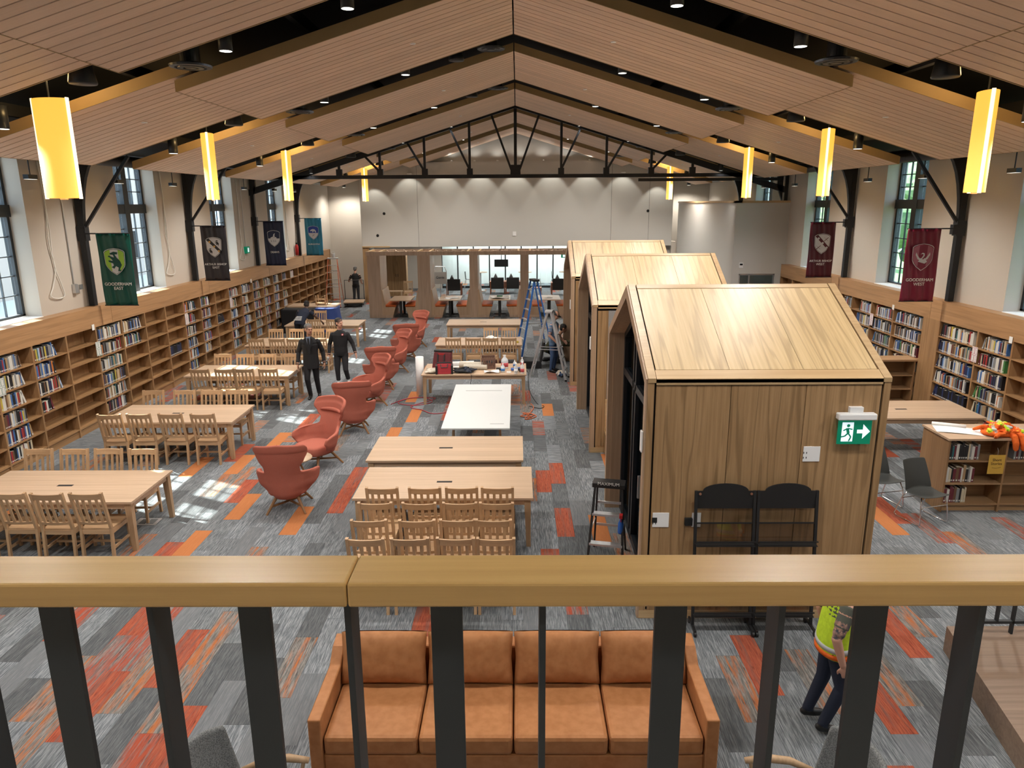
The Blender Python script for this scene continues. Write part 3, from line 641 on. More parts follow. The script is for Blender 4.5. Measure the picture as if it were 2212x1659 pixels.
shelf_sign(RF - .012, 14.02, 1.50, -1, 'signr', 'maroon-bordered four-panel shelf sign on the right wall bookcase')
shelf_sign(RF - .012, 18.3, 1.52, -1, 'signr', 'red-bordered four-panel shelf sign beyond the crimson banner')
for k, (x, y, s, d) in enumerate(((LF + .012, LY[5] - .1, 1, 'over the empty left bookcase'), (LF + .012, 24.2, 1, 'far along the left wall band'), (RF - .012, 13.05, -1, 'nearest on the right wall band'), (RF - .012, 17.3, -1, 'on the right wall beyond the pilaster'))):
    shelf_sign(x, y, 2.06, s, 'signg', 'small blank white card %s' % d, False)
# ================================================================ tables
TH = .73
def table():
    t = thing('library_table', 'x', 'table', (0, 0, 0), 0, 'oak library tables'); hw, hd = 1.225, .6
    for k in range(6): MB().box(-hw, hw, -hd + k * .2 + (.0006 if k else 0), -hd + (k + 1) * .2 - (.0006 if k < 5 else 0), TH - .032, TH).build('top_plank', 'table', t)
    MB().box(-.14, .08, -.03, .03, TH - .01, TH + .0006).build('cable_slot', 'rubber', t)
    for y in (-hd + .05, hd - .075): MB().box(-hw + .1, hw - .1, y, y + .025, TH - .12, TH - .032).build('apron', 'table', t)
    for x in (-hw + .05, hw - .075): MB().box(x, x + .025, -hd + .08, hd - .08, TH - .12, TH - .032).build('apron', 'table', t)
    for sx in (-1, 1):
        for sy in (-1, 1):
            cx, cy = sx * (hw - .075), sy * (hd - .075); a, c = .045, .03; ox, oy = sx * (.045 - .03), sy * (.045 - .03)
            MB().hexa([(cx + ox - c, cy + oy - c, 0), (cx + ox + c, cy + oy - c, 0), (cx + ox + c, cy + oy + c, 0), (cx + ox - c, cy + oy + c, 0)], [(cx - a, cy - a, TH - .032), (cx + a, cy - a, TH - .032), (cx + a, cy + a, TH - .032), (cx - a, cy + a, TH - .032)]).build('leg', 'legw', t)
    return t
T0 = table()
TABS = [((-6.43, 9.6), 'oak library table nearest on the left, cut off by the photo edge'), ((-6.48, 13.25), 'second oak library table from the camera in the left row'), ((-6.56, 16.9), 'third oak library table in the left row, beside the man in suit'), ((-6.5, 20.6), 'fourth oak library table in the left row, behind the walking men'), ((-6.45, 24.05), 'farthest oak library table in the left row, at the bending man'),
        ((-1.03, 9.7), 'nearest centre oak table, with sixteen chairs lined up before it'), ((-1.15, 11.18), 'bare oak table between the chair rows and the white board'), ((-1.03, 16.95), 'centre oak table covered with tool bags and bottles'), ((-1.11, 20.57), 'centre oak table with four chairs, behind the cluttered table'), ((-1.13, 24.05), 'farthest centre oak table, bare, in front of the booths'), ((7.35, 13.35), 'oak library table on the right beside the nearest oak pod')]
for i, ((x, y), lab) in enumerate(TABS):
    if i == 0: T0.location = (x, y, 0); T0['label'] = lab
    else: copy_tree(T0, (x, y, 0), 0, lab)
# ================================================================ slat-back chairs (facing +y, origin under seat centre)
def chair():
    t = thing('slat_chair', 'x', 'chair', (0, 0, 0), 0, 'oak slat-back chairs')
    W = .2; Hc = 1.0
    MB().hexa([(-.205, -.2, .425), (.205, -.2, .425), (.218, .225, .44), (-.218, .225, .44)], [(-.205, -.2, .447), (.205, -.2, .447), (.218, .225, .462), (-.218, .225, .462)]).build('seat', 'chairx', t)
    def yb(z): return -.2 - (0 if z < .45 else (z - .45) * .22)
    for s in (-1, 1):
        b = MB(); b.bar((s * W, -.235, 0), (s * W, -.2, .45), .034, .04, (0, 1, 0)); b.bar((s * W, -.2, .44), (s * W, yb(Hc), Hc), .034, .04, (0, 1, 0)); b.build('back_leg', 'chair', t)
        MB().bar((s * W, .205, 0), (s * W, .195, .435), .032, .032, (0, 1, 0), .038, .038).build('front_leg', 'chair', t)
        MB().box(s * W - .011, s * W + .011, -.2, .2, .15, .185).build('side_stretcher', 'chairx', t); MB().box(s * W - .01, s * W + .01, -.19, .19, .365, .425).build('side_apron', 'chairx', t)
    MB().box(-W, W, -.01, .012, .155, .185).build('cross_stretcher', 'chairx', t)
    for y in (-.21, .19): MB().box(-W + .017, W - .017, y, y + .018, .365, .425).build('apron', 'chairx', t)
    def curved(z0, z1, n, th):
        b = MB(); N = 8
        for side in (0, 1): pass
        vs = []
        for i in range(N + 1):
            x = -W + .014 + (2 * W - .028) * i / N; c = -.028 * (1 - ((x) / W) ** 2)
            for z in (z0, z1):
                for dy in (-th / 2, th / 2): vs.append((x, yb(z) + c + dy, z))
        fs = [(0, 1, 3, 2), (N * 4, N * 4 + 2, N * 4 + 3, N * 4 + 1)]
        for i in range(N):
            a = i * 4; e = a + 4; fs += [(a, a + 2, e + 2, e), (a + 1, e + 1, e + 3, a + 3), (a + 2, a + 3, e + 3, e + 2), (a, e, e + 1, a + 1)]
        b.add(vs, fs); return b.build(n, 'chairx', t)
    curved(.905, .985, 'top_rail', .024); curved(.52, .56, 'back_rail', .022)
    for k in range(4):
        x = -.126 + .084 * k; c = -.028 * (1 - (x / W) ** 2)
        MB().bar((x, yb(.55) + c, .55), (x, yb(.91) + c, .91), .036, .012, (0, 1, 0)).build('slat', 'chair', t)
    return t
C0 = chair(); used = [False]
def put_chair(x, y, rz, lab):
    if not used[0]: used[0] = True; C0.location = (x, y, 0); C0.rotation_euler = (0, 0, rz); C0['label'] = lab; return C0
    return copy_tree(C0, (x, y, 0), rz, lab)
def row(xs, y, rz, where, jit=.015):
    for i, x in enumerate(xs): put_chair(x, y + rb_.uniform(-jit, jit), rz + rb_.uniform(-.03, .03), 'oak slat chair, %s from left %s' % (ordw(i), where))
row([-7.15, -6.6, -6.1, -5.6], 9.0, 0, 'on the near side of the nearest left table')
row([-7.33, -6.78, -6.27, -5.72], 10.1, PI, 'on the far side of the nearest left table')
row([-7.29, -6.77, -6.2, -5.63], 12.62, 0, 'on the near side of the second left table')
row([-7.32, -6.7, -6.15, -5.64], 13.68, PI, 'on the far side of the second left table')
row([-7.21, -6.66, -6.21, -5.67], 16.22, 0, 'on the near side of the third left table')
row([-7.36, -6.79, -6.24, -5.69], 17.28, PI, 'on the far side of the third left table')
row([-7.25, -6.67, -6.17, -5.5], 19.95, 0, 'on the near side of the fourth left table')
row([-7.22, -6.6, -6.0, -5.5], 20.95, PI, 'on the far side of the fourth left table')
row([-6.62, -5.98], 23.45, 0, 'on the near side of the farthest left table'); row([-6.9], 24.75, PI, 'on the far side of the farthest left table')
for r, y in enumerate((9.16, 8.66, 8.16, 7.68)):
    X4 = [(-1.79, -1.23, -.75, -.27), (-1.79, -1.23, -.73, -.27), (-1.77, -1.2, -.72, -.29), (-1.71, -1.22, -.70, -.25)][r]
    row(X4, y, 0, 'in the %s chair row at the nearest centre table' % ordw(r), .008)
row([-1.78, -1.23, -.76, -.25], 19.95, 0, 'at the near side of the four-chair centre table'); row([-.8, -.28], 21.0, PI, 'at the far side of the four-chair centre table')
row([-5.35], 35.2, .25, 'standing alone behind the leftmost booth')
# ================================================================ low bookcase, peninsula on the right
t = thing('low_bookcase', 'low oak double bookcase at right with an orange vest on top', 'bookcase', (LSX0, LSY0, 0)); W = LSX1 - LSX0
MB().box(-.02, W, -.02, .72, LSH - .03, LSH).build('top', 'table', t)
for x in (0, .86, 1.72, W - .03): MB().box(x, x + .03, 0, .7, .0, LSH - .03).build('upright', 'shelfz', t)
MB().box(.03, W - .03, .34, .36, .1, LSH - .03).build('back_panel', 'shelfx', t)
for z in (.13, .46, .82):
    for x in (.03, .89, 1.75): MB().box(x, x + .83, .005, .34, z - .025, z).build('shelf', 'shelfx', t)
MB().box(.03, W - .03, .05, .065, 0, .105).build('kickboard', 'shelfx', t)
t = thing('peninsula_bookcase', 'low empty oak bookcase jutting from the right wall pilaster', 'bookcase', (6.0, 16.0, 0))
MB().box(0, 3.0, -.02, .45, 1.08, 1.12).build('top', 'shelfx', t)
for x in (0, .98, 1.96, 2.94): MB().box(x, x + .03, 0, .43, 0, 1.08).build('upright', 'shelfz', t)
for z in (.12, .44, .76):
    for x in (.03, 1.01, 1.99): MB().box(x, x + .95, .01, .4, z - .025, z).build('shelf', 'shelfx', t)
MB().box(.03, 2.94, .4, .43, 0, 1.08).build('back_panel', 'shelfx', t); MB().box(.03, 2.94, .06, .08, 0, .095).build('kickboard', 'shelfx', t)
M['redwood'] = mat('reddish_wood', (.28, .10, .045), .5); M['gpad'] = mat('green_pad', (.04, .16, .06), .6)
# ================================================================ oak gabled pods (front gable faces -x)
def pod(Y0, Y1, lab, near):
    X0, X1 = 1.36, 3.9; D = Y1 - Y0; W = X1 - X0; mid = D / 2; EZ, RZ = 2.80, 3.60; SLP = (RZ - EZ) / mid
    t = thing('reading_pod', lab, 'pod', (X0, Y0, 0), 0, 'oak gabled reading pods')
    def roofz(y): return RZ - SLP * abs(y - mid)
    fw = .16                                    # gable frame width along x
    # near side wall: three panels between recessed black joints
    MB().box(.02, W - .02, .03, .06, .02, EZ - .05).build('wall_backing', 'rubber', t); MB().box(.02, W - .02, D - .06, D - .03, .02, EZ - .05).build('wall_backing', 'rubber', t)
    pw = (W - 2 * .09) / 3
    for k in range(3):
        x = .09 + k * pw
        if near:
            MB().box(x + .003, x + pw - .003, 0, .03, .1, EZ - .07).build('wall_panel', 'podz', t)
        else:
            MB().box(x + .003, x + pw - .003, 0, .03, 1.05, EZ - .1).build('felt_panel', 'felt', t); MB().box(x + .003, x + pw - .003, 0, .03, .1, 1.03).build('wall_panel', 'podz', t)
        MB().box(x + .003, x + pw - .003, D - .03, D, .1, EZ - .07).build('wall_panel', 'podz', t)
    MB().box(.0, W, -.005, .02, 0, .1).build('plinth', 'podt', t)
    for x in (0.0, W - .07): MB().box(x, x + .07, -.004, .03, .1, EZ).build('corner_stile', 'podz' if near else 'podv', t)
    if not near: MB().box(.09, .28, -.003, .03, .13, EZ - .1).build('corner_panel', 'podz', t)
    # roof: two slopes of three panels with ridge, eave and verge trims
    def slope(x0, x1, ya, yb, th, m, n, dz=0, s=1):
        def yy(y): return y if s > 0 else D - y
        q = [(x0, yy(ya)), (x1, yy(ya)), (x1, yy(yb)), (x0, yy(yb))]
        if s < 0: q = [q[3], q[2], q[1], q[0]]
        MB().hexa([(a, c, roofz(c) + dz - .03) for a, c in q], [(a, c, roofz(c) + dz + th) for a, c in q]).build(n, m, t)
    for s in (1, -1):
        slope(.02, W - .02, .02, mid, -.005, 'rubber', 'roof_backing', -.01, s)
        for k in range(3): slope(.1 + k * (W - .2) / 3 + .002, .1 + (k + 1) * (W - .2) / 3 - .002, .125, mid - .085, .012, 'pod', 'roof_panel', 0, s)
        slope(.1, W - .1, mid - .075, mid, .014, 'podt', 'ridge_trim', 0, s); slope(.09, W - .09, -.012, .115, .014, 'podt', 'eave_trim', 0, s)
        for x in (0, W - .085): slope(x, x + .085, -.012, mid, .016, 'podt', 'verge_trim', 0, s)
    y = -.012
    MB().box(.09, W - .09, -.012, .03, EZ - .06, EZ + .0).build('eave_face', 'podt', t)
    # front gable frame: outer reveal boards, dark glazed screen set back
    FD = .32
    def gable(x0, x1, inner, m, n, inset=0.0):
        o = [(inset, 0), (D - inset, 0), (D - inset, EZ - inset * .4), (mid, RZ - inset * 1.1), (inset, EZ - inset * .4)]
        i = [(inset + inner, 0), (D - inset - inner, 0), (D - inset - inner, EZ - inset * .4 - inner * .6), (mid, RZ - inset * 1.1 - inner * 1.5), (inset + inner, EZ - inset * .4 - inner * .6)]
        segs = [((0, 4), 'jamb'), ((4, 3), 'rafter'), ((3, 2), 'rafter'), ((2, 1), 'jamb')]
        for (a, c), w in segs: MB().prism([o[a], o[c], i[c], i[a]], x0, x1, 'x').build(n + '_' + w, m, t)
    gable(-.02, .06, .10, 'podv', 'face_frame'); gable(.05, .34, .05, 'podv', 'reveal', .06); gable(.20, .30, .09, 'black', 'screen_frame', .11)
    zt = lambda yy: EZ - .15 + (RZ - EZ - .1) * (1 - abs(yy - mid) / (mid - .2))
    for yy in (D * .30, D * .36, D * .62, D * .68): MB().box(.2, .30, yy - .04, yy + .04, 0, zt(yy)).build('screen_stile', 'black', t)
    MB().box(.2, .3, .2, D - .2, 0, .1).build('screen_sill', 'black', t); MB().box(.2, .3, .2, D - .2, 2.15, 2.25).build('screen_transom', 'black', t)
    for a, c in ((.2, D * .30), (D * .36, D * .62), (D * .68, D - .2)): MB().box(.245, .255, a, c, .1, 2.15).build('pane', 'podglass', t)
    MB().prism([(.22, 2.25), (D - .22, 2.25), (D - .22, EZ - .2), (mid, RZ - .35), (.22, EZ - .2)], .245, .255, 'x').build('gable_pane', 'podglass', t)
    MB().bar((.16, D * .38, .95), (.16, D * .38, 1.25), .03, .03).build('pull_handle', 'alu', t)
    MB().box(W - .04, W, 0, D, 0, EZ).prism([(0, EZ), (D, EZ), (mid, RZ - .03)], W - .04, W, 'x').build('rear_wall', 'podz', t)
    o = MB().box(-.045, -.02, .02, .10, 1.98, 2.22).build('access_reader', 'plast', t, bev=.01)
    # interior: bench and felt back
    MB().box(.5, W - .3, D - .7, D - .1, .02, .42).build('interior_bench', 'podz', t); MB().box(.5, W - .3, D - .7, D - .1, .42, .5).build('bench_cushion', 'orange', t)
    return t
M['smoke'] = archglass('smoked_acrylic2', (.68, .66, .64)); M['bluep'] = mat('blue_plastic', (.03,.12,.45), .3)
M['felt'] = fabric('grey_felt', (.27, .265, .26), (.30, .295, .29), 60, .95, 0)
PODS = [(7.36, 10.55, 'nearest oak gabled pod, with magazine racks against its wall', True), (12.99, 16.05, 'middle oak gabled pod, roof showing behind the nearest pod', False), (18.18, 21.25, 'farthest oak gabled pod, behind the two nearer pods', False)]
for a in PODS: pod(*a)
for k, (y, d) in enumerate(((12.99, 'near'), (18.18, 'far'))):     # benches in the gaps between pods
    t = thing('wall_bench', 'oak bench with orange cushion in the %s gap between pods' % d, 'bench', (1.62, y, 0), 0, 'benches between the pods')
    MB().box(0, 2.2, -.55, -.02, .02, .40).build('base', 'podz', t); MB().box(0, 2.2, -.56, -.01, .40, .43).build('seat_board', 'podt', t); MB().box(.03, 2.17, -.55, -.03, .43, .5).build('cushion', 'orange', t, bev=.02); MB().box(0, 2.2, -.02, -.006, .43, 1.05).build('back_board', 'podt', t)
# exit sign, outlets on the nearest pod
PYN = 7.36
M['exitg'] = mat('exit_green', (.0, .16, .085), .4, emit=(0, .25, .13), es=.35); M['exitw'] = mat('exit_white', (.8, .9, .95), .4, emit=(.75, .9, 1), es=.8)
t = thing('exit_sign', 'green running-man exit sign with right arrow on the oak pod', 'exit sign', (3.55, PYN, 2.22))
MB().box(-.07, .07, -.05, 0, .22, .28).build('mount', 'plast', t); MB().box(-.2, .2, -.1, -.01, .15, .22).build('housing', 'plast', t, bev=.012); ep = MB().box(-.18, .17, -.06, -.045, -.12, .15).build('panel', 'exitg', t)
b = MB().box(-.14, -.02, -.062, -.06, -.09, .12); b.build('door_mark', 'exitw', ep)
MB().prism([(.02, .0), (.02, .04), (.08, .04), (.08, .1), (.155, .02), (.08, -.06), (.08, .0)], -.0635, -.0615).build('arrow_mark', 'exitw', ep)
b = MB().lathe([(0, -.018), (.014, -.012), (.018, 0), (.014, .012), (0, .018)], 8, (-.075, -.064, .085), 1, .2)
for a, c, w in (((-.085, .055), (-.07, 0), .03), ((-.085, .055), (-.125, .03), .012), ((-.08, .055), (-.03, .045), .012), ((-.07, 0), (-.04, -.04), .015), ((-.04, -.04), (-.06, -.085), .014), ((-.075, 0), (-.105, -.03), .015), ((-.105, -.03), (-.15, -.04), .013)): b.bar((a[0], -.064, a[1]), (c[0], -.064, c[1]), w, .003, (0, 1, 0))
b.build('running_man', 'exitg', ep)
def outlet(x, z, lab, dark=False, w=.09):
    t = thing('outlet_plate', lab, 'outlet', (x, PYN, z)); pl = MB().box(-w, w, -.008, 0, -.085, .085).build('plate', 'plast', t, bev=.003)
    for k in (0, 1):
        for q in (-.015, .015): MB().box(-.05 + q - .004 - .02, -.05 + q + .004 - .02, -.0095, -.008, -.04 + k * .055 - .01, -.04 + k * .055 + .01).build('slot', 'rubber', pl)
    if dark: MB().box(-.095, -.04, -.0105, -.008, -.03, .03).build('port', 'rubber', pl)
outlet(3.14, 1.97, 'white double outlet plate high on the pod wall below exit sign'); outlet(1.56, 1.21, 'white data plate low on the pod wall near its left corner', True); outlet(1.95, 1.21, 'white socket with black plug beside the left magazine rack', False, .05)
MB().box(-.13, -.05, -.05, -.008, -.05, .03).build('plug', 'rubber', bpy.data.objects['outlet_plate.002'] if 'outlet_plate.002' in bpy.data.objects else None)
# ---- magazine racks
def rack(x, lab, knobs):
    t = thing('magazine_rack', lab, 'rack', (x, 7.12, 0), 0, 'black magazine racks'); W = .315; H_ = 1.58
    for s in (-1, 1):
        MB().bar((s * W, .0, .06), (s * W, .17, H_), .03, .03).build('upright', 'dark', t); MB().bar((s * W, -.14, .06), (s * W, .16, .06), .025, .025).build('foot_bar', 'dark', t)
        for y in (-.13, .14): MB().cyl((s * W - .012, y, .03), .03, .024, 12, 'x').build('caster', 'dark', t)
    yb = lambda z: .17 * z / H_
    p = [(-W, 1.38), (W, 1.38), (W, H_)] + [(.24 * math.cos(a) if False else W * .78 * math.cos(a), H_ + .085 * math.sin(a)) for a in [PI * k / 12 for k in range(13)]] + [(-W, H_)]
    MB().prism(p, .155, .17).build('header_board', 'dark', t)
    for z in (.2, .6, 1.0):
        MB().box(-W, W, yb(z) - .09, yb(z), z - .008, z).build('shelf_wire', 'dark', t); b = MB()
        for k in range(2): b.bar((-W, yb(z) - .09, z + .02 + k * .0), (W, yb(z) - .09, z + .02), .012, .012)
        MB().bar((-W, yb(z + .22), z + .22), (W, yb(z + .22), z + .22), .014, .014).build('cross_wire', 'dark', t); MB().bar((-W, yb(z) - .09, z + .05), (W, yb(z) - .09, z + .05), .012, .012).build('retaining_wire', 'dark', t)
        MB().hexa([(-W + .015, yb(z) - .012, z), (W - .015, yb(z) - .012, z), (W - .015, yb(z) - .006, z), (-W + .015, yb(z) - .006, z)], [(-W + .015, yb(z + .22) - .004, z + .22), (W - .015, yb(z + .22) - .004, z + .22), (W - .015, yb(z + .22) + .002, z + .22), (-W + .015, yb(z + .22) + .002, z + .22)]).build('smoked_panel', 'smoke', t)
    if knobs:
        for s in (-1, 1): MB().cyl((s * (W - .04), .145, H_ - .03), .014, .012, 10, 'y').build('rivet', 'copper', t)
M['copper'] = mat('copper', (.6, .3, .2), .3, .8)
rack(2.23, 'black wire magazine rack with copper rivets, left of the pair', True); rack(2.90, 'black wire magazine rack without rivets, right of the pair', False)
# ---- black step ladder by the pod with spray bottle
def aframe(name, lab, loc, rz, W, H_, nst, Wt, m_rail, m_step, spread, m_cap, rear_rungs=True, step=.08, rear_m=None):
    """front rails at y=-spread (bottom) meeting at top; origin at floor centre"""
    t = thing(name, lab, 'ladder', loc, rz)
    for s in (-1, 1):
        MB().bar((s * W, -spread, 0), (s * Wt, -.05, H_), .028, .055, (0, 1, 0)).build('front_rail', m_rail, t); MB().bar((s * W * .93, spread, 0), (s * Wt * .9, .05, H_ - .04), .022, .04, (0, 1, 0)).build('rear_rail', rear_m or m_rail, t)
        MB().box(s * W - .02, s * W + .02, -spread - .03, -spread + .03, 0, .04).build('foot', 'rubber', t)
    for k in range(1, nst + 1):
        f = k / (nst + 1); y = -spread + (spread - .05) * f; w = W + (Wt - W) * f; z = H_ * f
        MB().box(-w, w, y - step / 2, y + step / 2, z - .025, z).build('step', m_step, t)
        if rear_rungs and (k % 2 == 1 or nst < 4): MB().bar((-w * .93, -y, z + .02), (w * .93, -y, z + .02), .02, .03).build('rear_brace', m_step, t)
    MB().box(-Wt - .04, Wt + .04, -.1, .1, H_ - .05, H_ + .01).build('cap', m_cap, t, bev=.008)
    for s in (-1, 1):
        f = .45; MB().bar((s * (W + (Wt - W) * f), -spread * (1 - f), H_ * f), (s * (W + (Wt - W) * f) * .95, spread * (1 - f), H_ * f), .012, .02).build('spreader', 'alu', t)
    return t
t = aframe('step_ladder', 'small black step ladder with silver treads beside the nearest pod', (1.17, 8.74, 0), -.22, .23, 1.1, 2, .17, 'dark', 'alu', .36, 'dark', True, .1)
text('MAXIMUM', .06, 'white', t, (0, -.102, 1.11), (PI / 2, 0, 0), ext=.001)
t = thing('spray_bottle', 'blue spray bottle hung by its red trigger on the step ladder', 'bottle', (1.3, 8.5, .50), -.2)
MB().lathe([(0, 0), (.035, 0), (.038, .02), (.036, .14), (.014, .19), (.014, .22)], 14).build('body', 'bluep', t, True); MB().box(-.02, .02, -.05, .03, .22, .26).bar((0, -.04, .22), (0, -.03, .17), .012, .012).build('trigger', 'red', t)

# tall ladders
M['lblue'] = mat('ladder_blue', (.03, .13, .42), .5); M['lorange'] = mat('ladder_orange', (.48, .12, .05), .6)
aframe('ladder', 'tall blue fibreglass step ladder by the third pod', (.5, 21.9, 0), -1.27, .34, 2.36, 7, .17, 'lblue', 'alu', .52, 'dark')
aframe('ladder', 'aluminium step ladder in front of the man with the cap', (.83, 18.95, 0), 1.35, .24, 1.84, 5, .11, 'alu', 'alu', .5, 'alu')
aframe('ladder', 'tall orange step ladder at the far end of the left bookcases', (-8.48, 33.5, 0), .1, .33, 2.2, 6, .2, 'lorange', 'alu', .75, 'alu')
t = thing('paint_can', 'white pail standing on top of the orange ladder', 'can', (-8.45, 33.5, 2.212)); MB().lathe([(0, 0), (.08, 0), (.09, .18), (.1, .19), (0, .19)], 14).build('pail', 'plast', t, True); MB().tube([(-.09, 0, .17), (-.07, 0, .25), (0, 0, .28), (.07, 0, .25), (.09, 0, .17)], .006, 6).build('handle', 'alu', t)
# ================================================================ booths with slatted canopy
BX = [-5.88, -3.83, -1.8, .28, 2.35]; BY0, BY1 = 29.75, 31.3
ct = thing('booth_canopy', 'oak beam canopy with crossed lattice over the far booths', 'canopy', (0, BY0, 0))
MB().box(BX[0] - .3, BX[-1] + .3, 0, .08, 2.55, 2.71).build('front_beam', 'booth', ct); MB().box(BX[0] - .3, BX[-1] + .3, 1.5, 1.58, 2.55, 2.71).build('back_beam', 'booth', ct)
for x in BX:
    for q in (-.28, .2): MB().box(x + q, x + q + .08, .08, 1.5, 2.55, 2.71).build('cross_beam', 'podt', ct)
for a, c in zip(BX, BX[1:]):
    n = 4; w = (c - a - .56) / n
    for k in range(n):
        x = a + .28 + k * w; MB().bar((x, .08, 2.66), (x + w, 1.5, 2.66), .03, .08).build('lattice_slat', 'booth', ct); MB().bar((x + w, .08, 2.66), (x, 1.5, 2.66), .03, .07).build('lattice_slat', 'booth', ct)
for i, x in enumerate(BX):
    t = thing('booth_divider', 'oak booth post with bench backs, %s from the left' % ordw(i), 'booth', (x, BY0, 0), 0, 'booth dividers')
    w = .26 if i < 2 else .17
    MB().box(-w, w, 0, 1.5, 0, 2.55).build('post', 'booth', t)
    for s in (-1, 1):
        if (i == 0 and s < 0) or (i == 4 and s > 0): continue
        o = s * w
        MB().prism([(o, 0), (o + s * .42, 0), (o + s * .56, .44), (o + s * .16, .44), (o + s * .04, 1.15), (o, 1.15)], 0.02, 1.48).build('bench', 'podv', t)
        MB().prism([(o, .0), (o + s * .44, 0), (o + s * .46, .1), (o, .1)], .0, 1.49).build('plinth', 'booth', t)
        q = sorted((o + s * .12, o + s * .58)); MB().box(q[0], q[1], .03, 1.47, .45, .53).build('seat_cushion', 'orange', t, bev=.02)
lab = ['bare oak booth table in the leftmost booth', 'oak booth table with scattered white papers', 'oak booth table with a white cloth spread over it', 'oak booth table behind the blue ladder']
for i, (a, c) in enumerate(zip(BX, BX[1:])):
    x = (a + c) / 2; t = thing('booth_table', lab[i], 'table', (x, 30.35, 0), 0, 'booth tables')
    MB().box(-.45, .45, -.75, .75, .71, .745).build('top', 'table', t, bev=.004)
    for y in (-.45, .45): MB().box(-.05, .05, y - .05, y + .05, .02, .71).build('pedestal', 'dark', t); MB().box(-.25, .25, y - .04, y + .04, 0, .03).build('base', 'dark', t)
def sheet(x, y, z, w, d, rz, lab, m='paper', name='paper_sheet', cat='paper', amp=.012):
    b = MB(); r2 = random.Random(int(x * 100)); ph = r2.random() * 6
    b.grid(lambda u, v: ((u - .5) * w, (v - .5) * d, .012 + amp * (math.sin(u * 6 + ph) * math.cos(v * 5 + ph) + 1) / 2), 8, 6); o = b.build(name, m, smooth=True, loc=(x, y, z)); o.rotation_euler = (0, 0, rz)
    s = o.modifiers.new('thick', 'SOLIDIFY'); s.thickness = .002; return tag(o, lab, cat)
sheet(-2.75, 30.2, .745, .55, .4, .3, 'white paper lying on the second booth table'); sheet(-2.9, 29.9, .745, .3, .25, -.4, 'small white paper near the front of the second booth table')
sheet(-.75, 30.2, .745, .75, .7, .1, 'white cloth spread on the third booth table', 'paper', 'cloth_sheet', 'cloth', .05); tag(MB().box(-.12, .12, -.07, .07, 0, .04).build('green_pad', 'gpad', loc=(-.75, 30.1, .82)), 'green pad resting on the white cloth in the third booth', 'pad')
sheet(1.3, 30.2, .745, .3, .2, .2, 'crumpled note on the booth table behind the blue ladder')
# lounge armchairs, round tables, plastic chairs beyond the booths
def lounge_chair():
    t = thing('lounge_armchair', 'x', 'armchair', (0, 0, 0), 0, 'charcoal lounge armchairs')
    MB().box(-.33, .33, -.38, -.28, .28, .86).build('backrest', 'dgrey', t, bev=.02); MB().box(-.31, .31, -.28, .32, .3, .46).build('seat_cushion', 'dgrey', t, bev=.02)
    for s in (-1, 1):
        for y in (-.36, .34): MB().box(s * .36 - .025, s * .36 + .025, y - .025, y + .025, 0, .62).build('leg', 'redwood', t)
        MB().box(s * .36 - .035, s * .36 + .035, -.4, .38, .62, .65).build('armrest', 'redwood', t)
    MB().prism([(-.2, .86), (.02, .86), (-.09, 1.08)], -.36, -.2).build('pillow', 'greyf', t, bev=.02); return t
LA = lounge_chair(); 
for i, (x, y, l) in enumerate(((-3.25, 37.2, 'charcoal armchair behind the second booth'), (-1.05, 37.9, 'left one of two charcoal armchairs behind the third booth'), (-.25, 37.9, 'right one of two charcoal armchairs behind the third booth'), (2.1, 37.2, 'charcoal armchair behind the blue ladder'))):
    if i == 0: LA.location = (x, y, 0); LA['label'] = l
    else: copy_tree(LA, (x, y, 0), 0, l)
def cafe_table(x, y, lab, h=.74):
    t = thing('round_table', lab, 'table', (x, y, 0), 0, 'round cafe tables'); MB().lathe([(0, h - .03), (.36, h - .03), (.36, h), (0, h)], 24).build('top', 'table', t); MB().cyl((0, 0, .02), .035, h - .05, 10).build('pedestal', 'alu', t); MB().lathe([(.25, 0), (.25, .02), (.03, .03)], 16).build('base', 'alu', t)
cafe_table(-2.0, 39.3, 'round cafe table left, at the far glazing', 1.0); cafe_table(.4, 39.2, 'round cafe table middle, at the far glazing', 1.0); cafe_table(2.6, 39.2, 'round cafe table right, at the far glazing', 1.0)
def stool(x, y, rz, lab):
    t = thing('cafe_chair', lab, 'chair', (x, y, 0), rz, 'grey cafe chairs'); MB().grid(lambda u, v: ((u - .5) * .42, -.2 + .45 * v if v < .55 else .05 + .08 * (v - .55), .6 + (0 if v < .55 else (v - .55) * .95)), 4, 10).build('shell', 'dark', t, True); MB().tube([(-.18, -.18, .6), (-.2, -.2, 0), (.2, -.2, 0), (.18, -.18, .6)], .012, 6).build('leg_frame', 'chrome', t); MB().tube([(-.18, .05, .6), (-.2, .15, 0), (.2, .15, 0), (.18, .05, .6)], .012, 6).build('leg_frame', 'chrome', t)
for i, (x, y, r, l) in enumerate(((-2.75, 39.2, 1.5, 'dark cafe chair left of the left round table'), (-.35, 39.1, 1.6, 'dark cafe chair left of the middle round table'), (1.15, 39.1, -1.6, 'dark cafe chair right of the middle round table'), (1.9, 39.1, 1.6, 'dark cafe chair left of the right round table'))): stool(x, y, r, l)
t = thing('side_stool', 'small reddish wooden stool table behind the blue ladder', 'stool', (.95, 36.6, 0)); MB().box(-.25, .25, -.25, .25, .42, .46).build('top', 'redwood', t)
for sx in (-1, 1):
    for sy in (-1, 1): MB().box(sx * .21 - .025, sx * .21 + .025, sy * .21 - .025, sy * .21 + .025, 0, .42).build('leg', 'redwood', t)
